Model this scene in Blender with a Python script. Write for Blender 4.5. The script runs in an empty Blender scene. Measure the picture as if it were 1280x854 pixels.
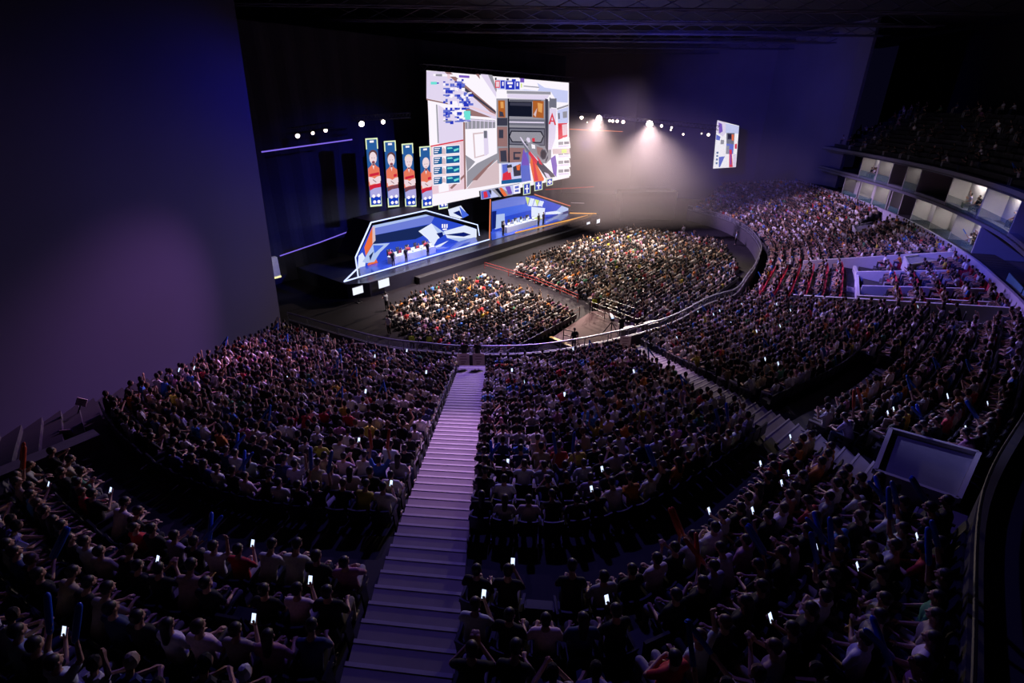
import bpy, math, random
import numpy as np
from mathutils import Vector, Matrix
random.seed(7); rng = np.random.default_rng(7)
SC = bpy.context.scene; COL = SC.collection
PI = math.pi
# ------------------------------------------------------------------ camera
CZ, PITCH, F = 17.0, math.radians(25), 640.0
cp, sp = math.cos(PITCH), math.sin(PITCH)
cam = bpy.data.objects.new('camera', bpy.data.cameras.new('camera')); COL.objects.link(cam)
cam.data.sensor_width = 36; cam.data.lens = 36*F/1280; cam.data.clip_start = .05; cam.data.clip_end = 400
cam.location = (0, 0, CZ); cam.rotation_euler = (PI/2-PITCH, 0, 0); SC.camera = cam
def ray(px, py):
    u, v = (px-640)/F, (427-py)/F
    return Vector((u, cp+v*sp, -sp+v*cp))
def proj(p):
    x, y, z = p[0], p[1], p[2]-CZ
    t = y*cp - z*sp
    if t < .3: return (-9999, -9999, t)
    return (640+F*x/t, 427-F*(y*sp+z*cp)/t, t)
def PH(px, py, z=0.0):
    d = ray(px, py); return Vector((0, 0, CZ)) + d*((z-CZ)/d.z)
# stage axes: along the stage front (SE) and out towards the audience (SN)
SA = Vector((-9.8, 61, 0)); SE = Vector((19, 23, 0)).normalized(); SN = Vector((SE.y, -SE.x, 0))
def PS(px, py, off=0.0):
    d = ray(px, py); t = ((SA-Vector((0, 0, 0))).dot(SN)+off)/d.dot(SN)
    return Vector((0, 0, CZ))+d*t
def ST(s, off, z): return SA + SE*s + SN*off + Vector((0, 0, z))
def s_of(p): return (Vector((p[0], p[1], 0))-SA).dot(SE)
# ------------------------------------------------------------------ materials
def lin(c):
    c = [x/255 for x in c]
    return tuple(x/12.92 if x <= .04045 else ((x+.055)/1.055)**2.4 for x in c)
MATS = {}
def surf(name, col, rough=.7, metal=0, noise=.25, scale=4, spec=.5, alpha=None):
    if name in MATS: return MATS[name]
    m = bpy.data.materials.new(name); m.use_nodes = True; nt = m.node_tree; b = nt.nodes['Principled BSDF']
    b.inputs['Roughness'].default_value = rough; b.inputs['Metallic'].default_value = metal
    b.inputs['Specular IOR Level'].default_value = spec
    n = nt.nodes.new('ShaderNodeTexNoise'); n.inputs['Scale'].default_value = scale; n.inputs['Detail'].default_value = 4
    tc = nt.nodes.new('ShaderNodeTexCoord'); nt.links.new(tc.outputs['Object'], n.inputs['Vector'])
    r = nt.nodes.new('ShaderNodeMix'); r.data_type = 'RGBA'
    r.inputs[6].default_value = (*[x*(1-noise) for x in col], 1); r.inputs[7].default_value = (*[min(1, x*(1+noise)) for x in col], 1)
    nt.links.new(n.outputs['Fac'], r.inputs[0]); nt.links.new(r.outputs[2], b.inputs['Base Color'])
    if alpha is not None: b.inputs['Alpha'].default_value = alpha
    MATS[name] = m; return m
def emit(name, col, st=1.0, srgb=True):
    if name in MATS: return MATS[name]
    m = bpy.data.materials.new(name); m.use_nodes = True; nt = m.node_tree; nt.nodes.clear()
    e = nt.nodes.new('ShaderNodeEmission'); o = nt.nodes.new('ShaderNodeOutputMaterial')
    e.inputs[0].default_value = (*(lin(col) if srgb else col), 1); e.inputs[1].default_value = st
    nt.links.new(e.outputs[0], o.inputs[0]); MATS[name] = m; return m
def tinted(name, rough=.8, attr=None, noise=.3, scale=14):
    m = bpy.data.materials.new(name); m.use_nodes = True; nt = m.node_tree; b = nt.nodes['Principled BSDF']
    b.inputs['Roughness'].default_value = rough; b.inputs['Specular IOR Level'].default_value = .25
    if attr:
        a = nt.nodes.new('ShaderNodeAttribute'); a.attribute_name = attr; src = a.outputs['Color']
    else:
        a = nt.nodes.new('ShaderNodeObjectInfo'); src = a.outputs['Color']
    n = nt.nodes.new('ShaderNodeTexNoise'); n.inputs['Scale'].default_value = scale
    mr = nt.nodes.new('ShaderNodeMapRange'); mr.inputs[3].default_value = 1-noise; mr.inputs[4].default_value = 1+noise
    nt.links.new(n.outputs['Fac'], mr.inputs[0])
    vm = nt.nodes.new('ShaderNodeVectorMath'); vm.operation = 'SCALE'
    nt.links.new(src, vm.inputs[0]); nt.links.new(mr.outputs[0], vm.inputs['Scale']); nt.links.new(vm.outputs[0], b.inputs['Base Color'])
    return m
M_SKIN = surf('skin', (.42, .24, .17), .55, noise=.12)
M_CLOTH = tinted('cloth'); M_HAIR = surf('black_hair', (.012, .010, .012), .5); M_HAIR2 = surf('brown_hair', (.06, .03, .018), .5)
M_TROUSER = tinted('trouser_cloth'); M_SHOE = surf('shoe_leather', (.05, .05, .055), .5)
M_CROWD = tinted('crowd_clothes_and_skin', attr='Col', noise=.1)
M_SEATNAVY = surf('dark_seat_plastic', (.010, .010, .022), .55); M_SEATRED = surf('red_seat_fabric', (.50, .015, .05), .8)
M_METAL = surf('brushed_steel', (.22, .22, .26), .45, .8, .1); M_DARKMETAL = surf('black_steel', (.02, .02, .024), .45, .6)
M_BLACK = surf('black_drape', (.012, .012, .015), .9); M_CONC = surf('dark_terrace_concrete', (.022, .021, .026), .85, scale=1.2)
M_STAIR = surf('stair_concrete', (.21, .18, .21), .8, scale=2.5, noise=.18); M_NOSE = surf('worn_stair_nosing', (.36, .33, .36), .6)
M_WHITEWALL = surf('pale_parapet_paint', (.52, .50, .55), .6, noise=.08)
# ------------------------------------------------------------------ mesh builder
def frame(d, up=Vector((0, 0, 1))):
    d = d.normalized()
    if abs(d.dot(up)) > .98: up = Vector((0, 1, 0))
    a = d.cross(up).normalized(); b = a.cross(d).normalized(); return a, b
class MB:
    def __init__(s): s.v = []; s.f = []; s.m = []
    def add(s, vs, fs, m=0):
        o = len(s.v); s.v += [tuple(v) for v in vs]; s.f += [tuple(o+i for i in f) for f in fs]; s.m += [m]*len(fs)
    def hexa(s, b, t, m=0):   # bottom 4, top 4
        s.add(list(b)+list(t), [(3, 2, 1, 0), (4, 5, 6, 7), (0, 1, 5, 4), (1, 2, 6, 5), (2, 3, 7, 6), (3, 0, 4, 7)], m)
    def box(s, c, d, rz=0, m=0, ch=0.0):
        c = Vector(c); x, y, z = [k/2 for k in d]; R = Matrix.Rotation(rz, 3, 'Z')
        if ch <= 0:
            b = [c+R@Vector((i*x, j*y, -z)) for i, j in ((-1, -1), (1, -1), (1, 1), (-1, 1))]
            t = [c+R@Vector((i*x, j*y, z)) for i, j in ((-1, -1), (1, -1), (1, 1), (-1, 1))]
            s.hexa(b, t, m); return
        def ring(k, zz):
            xx, yy = x-k, y-k; g = ch
            return [c+R@Vector(p+(zz,)) for p in ((-xx+g, -yy), (xx-g, -yy), (xx, -yy+g), (xx, yy-g), (xx-g, yy), (-xx+g, yy), (-xx, yy-g), (-xx, -yy+g))]
        rings = [ring(ch, -z), ring(0, -z+ch), ring(0, z-ch), ring(ch, z)]
        vs = [p for r in rings for p in r]; n = 8
        fs = [tuple(range(n-1, -1, -1)), tuple(range(3*n, 4*n))]+[(k*n+i, k*n+(i+1) % n, (k+1)*n+(i+1) % n, (k+1)*n+i) for k in range(3) for i in range(n)]
        s.add(vs, fs, m)
    def beam(s, p0, p1, w, h, m=0):
        p0, p1 = Vector(p0), Vector(p1); a, b = frame(p1-p0); a = a*w/2; b = b*h/2
        s.hexa([p0-a-b, p0+a-b, p0+a+b, p0-a+b], [p1-a-b, p1+a-b, p1+a+b, p1-a+b], m)
    def tube(s, pts, r, n=8, m=0, sx=1.0):
        pts = [Vector(p) for p in pts]; rs = r if isinstance(r, (list, tuple)) else [r]*len(pts)
        vs = []; k = len(pts)
        for i, p in enumerate(pts):
            d = (pts[min(i+1, k-1)]-pts[max(i-1, 0)]); a, b = frame(d)
            for j in range(n):
                o = (a*math.cos(2*PI*j/n)+b*math.sin(2*PI*j/n))*rs[i]; o.x *= sx; vs.append(p+o)
        fs = [(i*n+j, i*n+(j+1) % n, (i+1)*n+(j+1) % n, (i+1)*n+j) for i in range(k-1) for j in range(n)]
        fs += [tuple(range(n-1, -1, -1)), tuple(range((k-1)*n, k*n))]
        s.add(vs, fs, m)
    def ell(s, c, r, n=12, k=8, m=0, R=None):
        c = Vector(c); vs = [(0, 0, -1)]
        for i in range(1, k):
            th = PI*i/k
            vs += [(math.sin(th)*math.cos(2*PI*j/n), math.sin(th)*math.sin(2*PI*j/n), -math.cos(th)) for j in range(n)]
        vs.append((0, 0, 1)); L = len(vs)-1
        vs = [Vector((v[0]*r[0], v[1]*r[1], v[2]*r[2])) for v in vs]
        if R: vs = [R@v for v in vs]
        fs = [(0, 1+(j+1) % n, 1+j) for j in range(n)]+[(L, L-n+j, L-n+(j+1) % n) for j in range(n)]
        fs += [(1+i*n+j, 1+i*n+(j+1) % n, 1+(i+1)*n+(j+1) % n, 1+(i+1)*n+j) for i in range(k-2) for j in range(n)]
        s.add([c+v for v in vs], fs, m)
    def caps(s, p0, p1, r0, r1, sx=1.0, n=14):
        p0, p1 = Vector(p0), Vector(p1); d = (p1-p0); L = d.length; d = d/L if L > 1e-6 else Vector((0, 0, 1)); P = []; Rr = []
        for k in range(1, 5):
            a = PI/2*k/4; P.append(p0-d*r0*math.cos(a)); Rr.append(r0*math.sin(a))
        for k in range(4, 0, -1):
            a = PI/2*k/4; P.append(p1+d*r1*math.cos(a)); Rr.append(r1*math.sin(a))
        s.tube(P, Rr, n, 0, sx)
    def prism(s, pts, vec, m=0):
        n = len(pts); vec = Vector(vec); a = [Vector(p) for p in pts]
        s.add(a+[p+vec for p in a], [tuple(range(n)), tuple(range(2*n-1, n-1, -1))]+[(i, n+i, n+(i+1) % n, (i+1) % n) for i in range(n)], m)
    def lathe(s, c, prof, axis=Vector((0, 0, 1)), n=16, m=0):
        c = Vector(c); a, b = frame(axis); axis = axis.normalized(); vs = []
        for r, h in prof: vs += [c+axis*h+(a*math.cos(2*PI*j/n)+b*math.sin(2*PI*j/n))*max(r, 1e-4) for j in range(n)]
        k = len(prof)
        s.add(vs, [(i*n+j, i*n+(j+1) % n, (i+1)*n+(j+1) % n, (i+1)*n+j) for i in range(k-1) for j in range(n)]+[tuple(range(n-1, -1, -1)), tuple(range((k-1)*n, k*n))], m)
    def mesh(s, name, mats):
        me = bpy.data.meshes.new(name); me.from_pydata(s.v, [], s.f)
        for m in (mats if isinstance(mats, (list, tuple)) else [mats]): me.materials.append(m)
        me.polygons.foreach_set('material_index', s.m); me.update(); return me
    def obj(s, name, mats, parent=None, smooth=False, origin=None):
        if origin is not None:
            o0 = Vector(origin); s.v = [tuple(Vector(v)-o0) for v in s.v]
        me = s.mesh(name, mats)
        if smooth: me.polygons.foreach_set('use_smooth', [True]*len(me.polygons))
        o = bpy.data.objects.new(name, me); COL.objects.link(o); o.parent = parent
        if origin is not None: o.location = o0
        return o
def tag(o, label=None, cat=None, group=None, kind=None):
    if label: o['label'] = label
    if cat: o['category'] = cat
    if group: o['group'] = group
    if kind: o['kind'] = kind
    return o
def struct(o, label=None): 
    o['kind'] = 'structure'
    if label: o['label'] = label
    return o
def empty(name, loc=(0, 0, 0), rz=0, parent=None):
    o = bpy.data.objects.new(name, None); COL.objects.link(o); o.location = loc; o.rotation_euler = (0, 0, rz); o.parent = parent; o.empty_display_size = .2; return o
def copy_tree(o, parent=None):
    c = o.copy(); COL.objects.link(c); c.parent = parent
    for ch in list(KIDS.get(o.name, [])): copy_tree(ch, c)
    return c
KIDS = {}
def regkids(o):
    KIDS[o.name] = [c for c in bpy.data.objects if c.parent == o]
    for c in KIDS[o.name]: regkids(c)
ONES = 'zeroth first second third fourth fifth sixth seventh eighth ninth tenth eleventh twelfth thirteenth fourteenth fifteenth sixteenth seventeenth eighteenth nineteenth'.split()
TENS = {20: ('twentieth', 'twenty'), 30: ('thirtieth', 'thirty'), 40: ('fortieth', 'forty'), 50: ('fiftieth', 'fifty'), 60: ('sixtieth', 'sixty')}
def nth(n):
    if n < 20: return ONES[n]
    t, w = TENS[n//10*10]; return t if n % 10 == 0 else w+'-'+ONES[n % 10]
# ------------------------------------------------------------------ bowl surface
SPK = [ # barrier x, y, depth ; rim x, y, depth below the camera
 (-18, 36, 15.3, -17.3, 12, 9.6), (-10, 31.5, 15.3, -13.2, 6.7, 8.5), (-6, 30.3, 15.3, -7.2, 2.4, 7.4), (-2.6, 29.8, 15.3, -1.6, 1.2, 6.9),
 (2.5, 30.2, 15.3, 2.6, 1.2, 6.9), (8.4, 32.6, 15.3, 9.4, 8.0, 8.3), (13, 35.5, 15.3, 16.5, 14, 9.6), (17.2, 39.6, 15.3, 24, 21.5, 10.7),
 (20.5, 42, 15.3, 28, 26, 11.2), (23.5, 46.5, 15.3, 32.5, 33, 11.7), (26.3, 51, 15.3, 36.7, 41, 12), (29.8, 58, 15.3, 41, 54, 12),
 (32, 67, 15.3, 43.8, 71, 12), (31.9, 75, 15.3, 44.5, 85, 12.3), (29, 83, 15.3, 38, 96, 14)]
SPK = np.array(SPK, float); SPK[:, 2] = 15.9
def spoke(k):
    k = min(max(k, 0), len(SPK)-1.0001); i = int(k); f = k-i
    p0, p1, p2, p3 = SPK[max(i-1, 0)], SPK[i], SPK[min(i+1, len(SPK)-1)], SPK[min(i+2, len(SPK)-1)]
    return .5*((2*p1)+(-p0+p2)*f+(2*p0-5*p1+4*p2-p3)*f*f+(-p0+3*p1-3*p2+p3)*f**3)
def bowl(k, s):
    q = spoke(k); return Vector((q[0]+(q[3]-q[0])*s, q[1]+(q[4]-q[1])*s, CZ-(q[2]+(q[5]-q[2])*s)))
# sectors: (k0, k1, rows, dropped rows, half-gap at each end, s range)
AW = .92
SECT = {
 'a': dict(k0=0, k1=3, n=30, drop={22, 23}, g0=.5, g1=AW),
 'b': dict(k0=3, k1=5, n=30, drop={22, 23}, g0=AW, g1=AW),
 'c': dict(k0=5, k1=8, n=22, drop=set(), g0=AW, g1=.3),
 'd': dict(k0=8, k1=10, n=13, drop={6, 7}, g0=.4, g1=.3),
 'e': dict(k0=10, k1=14, n=17, drop=set(), g0=.4, g1=.2)}
# terraces
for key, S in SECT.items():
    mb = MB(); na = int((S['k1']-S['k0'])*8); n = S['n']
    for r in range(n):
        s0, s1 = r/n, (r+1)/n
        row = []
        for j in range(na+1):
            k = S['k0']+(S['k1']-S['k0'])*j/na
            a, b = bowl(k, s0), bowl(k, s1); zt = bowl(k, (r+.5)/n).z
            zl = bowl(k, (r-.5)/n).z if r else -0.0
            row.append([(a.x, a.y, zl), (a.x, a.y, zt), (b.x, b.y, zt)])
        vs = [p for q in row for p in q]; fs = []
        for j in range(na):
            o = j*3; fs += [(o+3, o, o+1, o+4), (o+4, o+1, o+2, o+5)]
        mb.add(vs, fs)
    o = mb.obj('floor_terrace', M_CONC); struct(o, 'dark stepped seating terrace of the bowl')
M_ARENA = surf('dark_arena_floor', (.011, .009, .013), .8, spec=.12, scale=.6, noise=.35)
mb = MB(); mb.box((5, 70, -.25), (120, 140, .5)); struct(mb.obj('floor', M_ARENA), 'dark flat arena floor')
def tread_z(S, k, r): return bowl(k, (r+.5)/S['n']).z
def row_seats(key, r, pitch=.56):
    """seat positions (x, y, z, yaw, k, index) along a row; index counted from the k1 end for sector a, else from the k0 end"""
    S = SECT[key]; n = S['n']; s = (r+.45)/n; N = 160
    ks = np.linspace(S['k0'], S['k1'], N); P = np.array([bowl(k, s)[:] for k in ks])
    L = np.concatenate([[0], np.cumsum(np.hypot(*np.diff(P[:, :2], axis=0).T))])
    a, b = S['g0'], L[-1]-S['g1']; m = int((b-a)/pitch); out = []
    for i in range(m):
        d = (b-(i+.5)*pitch) if key == 'a' else (a+(i+.5)*pitch)
        k = np.interp(d, L, ks); p = bowl(k, s); q = bowl(min(k+.02, S['k1']), s)-bowl(max(k-.02, S['k0']), s)
        t = Vector((q.x, q.y, 0)).normalized(); f = Vector((-t.y, t.x, 0))
        c = bowl(k, 0)-bowl(k, 1)
        if f.dot(c) < 0: f = -f
        # turn a little towards the stage
        aim = (Vector((0, 68, 0))-Vector((p.x, p.y, 0))).normalized(); f2 = (f*.75+aim*.25).normalized()
        out.append((p.x, p.y, tread_z(S, k, r), math.atan2(-f2.x, f2.y), k, i+1, math.atan2(-f.x, f.y)))
    return out
# ------------------------------------------------------------------ stairs
def stairs(k, n, label, s1=1.0, hw=AW-.06):
    mb = MB(); st = 2
    for r in range(n):
        for h in range(st):
            s0, sb = (r+h/st)/n, (r+(h+1)/st)/n
            if s0 > s1: continue
            a, b = bowl(k, s0), bowl(k, sb); d = bowl(k+.02, (s0+sb)/2)-bowl(k-.02, (s0+sb)/2); t = Vector((d.x, d.y, 0)).normalized()*hw
            z0 = a.z-.3; z1 = bowl(k, (r+.5)/n).z + .075 + (0 if h == 0 else (bowl(k, (r+1.5)/n).z-bowl(k, (r+.5)/n).z)/2)
            A, B = Vector((a.x, a.y, 0)), Vector((b.x, b.y, 0))
            mb.hexa([v+Vector((0, 0, z0)) for v in (A-t, A+t, B+t, B-t)], [v+Vector((0, 0, z1)) for v in (A-t, A+t, B+t, B-t)], 0)
            e = (B-A).normalized()*.07
            mb.hexa([v+Vector((0, 0, z1-.01)) for v in (A-t, A+t, A+t+e, A-t+e)], [v+Vector((0, 0, z1+.012)) for v in (A-t, A+t, A+t+e, A-t+e)], 1)
    o = mb.obj('floor_stairs', [M_STAIR, M_NOSE]); struct(o, label); return o
stairs(3, 30, 'wide pale concrete stairs running down between the two near seating blocks')
stairs(5, 22, 'pale stairs running down beyond the middle seating block')
stairs(8.9, 13, 'curved pale stairs beside the red seats', hw=.7)
# ------------------------------------------------------------------ walls, ceiling
M_LEFTWALL = surf('blue_grey_drape_wall', (.016, .011, .052), .9, scale=.15, noise=.3)
mb = MB()
b0, b1 = Vector((-17.9, -14, -.0)), Vector((-17.9, 36.4, -.0)); t1 = PS(308, 40, 0)
t1 = Vector((-17.9, 39.5, 26)); t0 = Vector((-17.9, -14, 26)); w = Vector((-.5, 0, 0))
mb.hexa([b0, b1, b1+w, b0+w], [t0, t1, t1+w, t0+w]); struct(mb.obj('wall_left', M_LEFTWALL))
M_FAR = surf('far_wall_plaster', (.16, .15, .20), .9, scale=.2, noise=.2)
farp = [(47, 77), (47, 80), (44, 97), (24, 108), (-6, 113), (-50, 113)]
mb = MB()
for a, b in zip(farp[:-1], farp[1:]):
    a, b = Vector((*a, 0)), Vector((*b, 0)); nrm = Vector(((b-a).y, -(b-a).x, 0)).normalized()*.4
    mb.hexa([a, b, b+nrm, a+nrm], [v+Vector((0, 0, 27)) for v in (a, b, b+nrm, a+nrm)])
struct(mb.obj('wall_far', M_FAR))
mb = MB(); mb.box((66, 45, 13), (.5, 110, 27)); struct(mb.obj('wall_right', surf('dark_side_wall', (.012, .012, .02), .9)))
M_CEIL = surf('black_ceiling_steel', (.05, .05, .06), .9, scale=.5)
mb = MB(); mb.box((5, 50, 27.3), (140, 140, .5)); struct(mb.obj('ceiling', M_CEIL))
# ceiling lattice trusses
def truss(name, p0, p1, w=.5, bays=None, mat=M_DARKMETAL, parent=None, r=.035):
    p0, p1 = Vector(p0), Vector(p1); a, b = frame(p1-p0); mb = MB(); L = (p1-p0).length; n = bays or max(2, int(L/.8))
    cs = [(-1, -1), (1, -1), (1, 1), (-1, 1)]
    for i, j in cs: mb.tube([p0+a*i*w/2+b*j*w/2, p1+a*i*w/2+b*j*w/2], r, 5)
    for q in range(n):
        A, B = p0+(p1-p0)*q/n, p0+(p1-p0)*(q+1)/n
        for e in range(4):
            i, j = cs[e]; k, l = cs[(e+1) % 4]
            mb.tube([A+a*i*w/2+b*j*w/2, B+a*k*w/2+b*l*w/2], r*.6, 4)
    return mb.obj(name, mat, parent)
for i in range(6):
    y = 52+i*9
    o = truss('ceiling_truss', (-34, y, 25.4), (48, y+6, 25.4), 1.3, 26, surf('blue_painted_truss', (.10, .10, .14), .6), r=.07)
    tag(o, 'long steel lattice roof truss, %s one out from the seats' % nth(i+1), 'truss', 'roof trusses under the dark ceiling')
# drape behind the stage
mb = MB(); S0 = ST(-30, -4.5, 0); S1 = ST(34, -4.5, 0)
for i in range(128):
    a, b = S0+(S1-S0)*(i/128), S0+(S1-S0)*((i+1)/128); oa = SN*(.12*math.sin(i*1.3)); ob = SN*(.12*math.sin((i+1)*1.3))
    mb.add([a+oa, b+ob, b+ob+Vector((0, 0, 23.5)), a+oa+Vector((0, 0, 23.5))], [(0, 1, 2, 3)])
bd = mb.obj('stage_drape', surf('stage_drape_cloth', (.020, .018, .034), .95)); tag(bd, 'tall black pleated drape hung behind the stage and screens', 'drape')
sm = bd.modifiers.new('t', 'SOLIDIFY'); sm.thickness = .05
# ------------------------------------------------------------------ barrier round the floor
bk = np.linspace(-.0, 14, 141); M_BARR = surf('dark_barrier_board', (.05, .045, .06), .6)
mb = MB(); rails = MB(); posts = MB()
ring = [bowl(k, 0) for k in bk]; 
inn = []
for i, p in enumerate(ring):
    q = ring[min(i+1, 140)]-ring[max(i-1, 0)]; t = Vector((q.x, q.y, 0)).normalized(); nn = Vector((-t.y, t.x, 0)); 
    c = bowl(bk[i], 0)-bowl(bk[i], .5)
    if nn.dot(c) < 0: nn = -nn
    inn.append(Vector((p.x, p.y, 0))+nn*1.1)
up = Vector((0, 0, 1))
def ribbon(mb, pts, z0, z1, th, m=0):
    for i in range(len(pts)-1):
        a, b = pts[i], pts[i+1]; d = (b-a); d.z = 0; d.normalize(); o = Vector((-d.y, d.x, 0))*th
        mb.hexa([Vector((v.x, v.y, z0)) for v in (a, b, b+o, a+o)], [Vector((v.x, v.y, z1)) for v in (a, b, b+o, a+o)], m)
ribbon(mb, inn, 0, 1.6, .12); o = mb.obj('trim_1', M_BARR); struct(o, 'dark curved board wall between the floor and the seats')
root = empty('barrier_rail', inn[70]); 
rails.tube([v+up*2.25 for v in inn], .06, 6); rails.tube([v+up*1.68 for v in inn], .035, 6)
rl = rails.obj('handrail', M_METAL, root); rl.location = -inn[70]
for i in range(0, 141, 3):
    posts = MB(); posts.tube([inn[i]+up*1.55, inn[i]+up*2.25], .03, 6); pl = posts.obj('post', M_METAL, root); pl.location = -inn[70]
gl = MB(); ribbon(gl, inn, 1.72, 2.2, .01); g = gl.obj('glass_panel', surf('smoked_glass', (.25, .25, .3), .1, 0, .05, alpha=.16), root); g.location = -inn[70]
tag(root, 'long curved steel handrail on the dark wall around the arena floor', 'handrail')
# outer rim parapet
rimk = np.linspace(0.2, 13.4, 150); rim = [bowl(k, 1.0) for k in rimk]
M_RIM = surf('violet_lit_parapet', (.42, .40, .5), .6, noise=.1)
mb = MB()
for i in range(len(rim)-1):
    a, b = rim[i], rim[i+1]; d = Vector((b.x-a.x, b.y-a.y, 0)).normalized(); o = Vector((d.y, -d.x, 0))*.18
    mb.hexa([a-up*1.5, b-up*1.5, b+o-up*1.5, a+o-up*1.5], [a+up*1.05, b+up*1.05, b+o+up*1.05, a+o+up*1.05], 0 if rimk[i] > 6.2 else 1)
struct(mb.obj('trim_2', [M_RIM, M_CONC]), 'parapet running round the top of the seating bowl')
mb = MB(); mb.tube([rim[i]+up*1.35 for i in range(0, 96)], .03, 6)
o = mb.obj('rim_handrail', M_DARKMETAL); tag(o, 'thin steel rail running above the pale parapet at the top of the bowl', 'handrail')
# parapets between seating sections
def parapet(k, s0, s1, h=1.0, th=.2, name='wall_parapet', label=None, mat=None, drop=.6, n=10):
    mb = MB()
    for i in range(n):
        a, b = bowl(k, s0+(s1-s0)*i/n), bowl(k, s0+(s1-s0)*(i+1)/n); d = bowl(k+.05, .5)-bowl(k-.05, .5); t = Vector((d.x, d.y, 0)).normalized()*th
        mb.hexa([v-up*drop for v in (a, b, b+t, a+t)], [v+up*h for v in (a, b, b+t, a+t)])
    return struct(mb.obj(name, mat or M_WHITEWALL), label)
def wall_row(k0, k1, s, h=1.0, th=.2, label=None, drop=.8, n=16):
    mb = MB(); pts = [bowl(k0+(k1-k0)*i/n, s) for i in range(n+1)]
    for a, b in zip(pts[:-1], pts[1:]):
        d = Vector((b.x-a.x, b.y-a.y, 0)).normalized(); o = Vector((d.y, -d.x, 0))*th
        mb.hexa([v-up*drop for v in (a, b, b+o, a+o)], [v+up*h for v in (a, b, b+o, a+o)])
    return struct(mb.obj('wall_parapet', M_WHITEWALL), label)
parapet(8.02, .22, .98, 1.0, label='long pale wall below the red seating section')
parapet(10.0, .22, .98, 1.0, label='long pale wall above the red seating section')
parapet(8.75, .52, .95, .75, label='pale dividing wall beside the box seats')
parapet(9.45, .50, .92, .75, label='pale dividing wall across the box seats')
parapet(8.35, .5, .95, .7, label='lowest pale dividing wall of the box seats')
wall_row(8.1, 9.9, .50, .5, label='low pale cross wall in front of the box seats')
# vomitory boxes
def vom(k, s, w, l, h, label, turn=0, dip=True, face=(0,)):
    p = bowl(k, s); d = bowl(k+.05, s)-bowl(k-.05, s); rz = math.atan2(d.y, d.x)+turn; mb = MB(); R = Matrix.Rotation(rz, 3, 'Z')
    def B(c, dd, m=0): mb.box(p+R@Vector(c), dd, rz, m, .03)
    B((0, -l/2, h/2-.6), (w, .16, h+1.2)); B((-w/2, 0, h/2-.6), (.16, l, h+1.2)); B((w/2, 0, h/2-.6), (.16, l, h+1.2))
    B((0, l/2, h/2-.6), (w, .16, h+1.2)); B((0, 0, h-.25), (w-.2, l-.2, .08), 0)
    for i in (-1, 0, 1): B((i*w/3.2, l/2+.09, h/2-.3), (.03, .02, h-.2), 1)
    return struct(mb.obj('wall_vomitory', [M_WHITEWALL, M_DARKMETAL]), label)
EXCL = []
def inpoly(x, y, P):
    c = False; n = len(P)
    for i in range(n):
        (x1, y1), (x2, y2) = P[i], P[(i+1) % n]
        if (y1 > y) != (y2 > y) and x < (x2-x1)*(y-y1)/(y2-y1)+x1: c = not c
    return c
M_VOMTOP = surf('blue_grey_roof_panel', (.20, .20, .26), .7, noise=.15)
def vombox(px, D, h, label, lip=.12):
    P = [PH(a, b, CZ-D) for a, b in px]; c = sum(P, Vector())/4; mb = MB()
    mb.prism([p+Vector((0, 0, 0)) for p in P], (0, 0, -h), 0)
    Q = [c+(p-c)*.93+up*.004 for p in P]; mb.add([q+up*.01 for q in Q], [(0, 1, 2, 3)], 1)
    for i in range(4):
        a, b = P[i], P[(i+1) % 4]; mb.beam(a+up*.06, b+up*.06, .1, .14, 0)
    # dark seams down the front face
    a, b = P[2], P[3]
    for f in (.33, .66):
        q = a+(b-a)*f; n = Vector(((b-a).y, -(b-a).x, 0)).normalized()
        if n.dot(q-c) < 0: n = -n
        mb.beam(q+n*.02-up*.05, q+n*.02-up*h*.95, .05, .03, 2)
    EXCL.append([(p.x, p.y) for p in [c+(p-c)*1.12 for p in P]])
    return struct(mb.obj('wall_vomitory', [M_WHITEWALL, M_VOMTOP, M_DARKMETAL]), label)
vombox([(1112, 540), (1222, 570), (1196, 628), (1092, 592)], 8.1, 2.6, 'large pale blue boxed stairwell roof among the seats')
vombox([(1163, 402), (1236, 408), (1240, 422), (1172, 418)], 11.6, .9, 'small pale boxed stairwell by the dark seats')
vombox([(1066, 283), (1098, 277), (1108, 284), (1070, 291)], 12.4, .9, 'small pale box in the upper far seats')
vombox([(1130, 322), (1165, 318), (1180, 326), (1135, 332)], 11.9, .9, 'pale box at the corner of the box seats')
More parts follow.
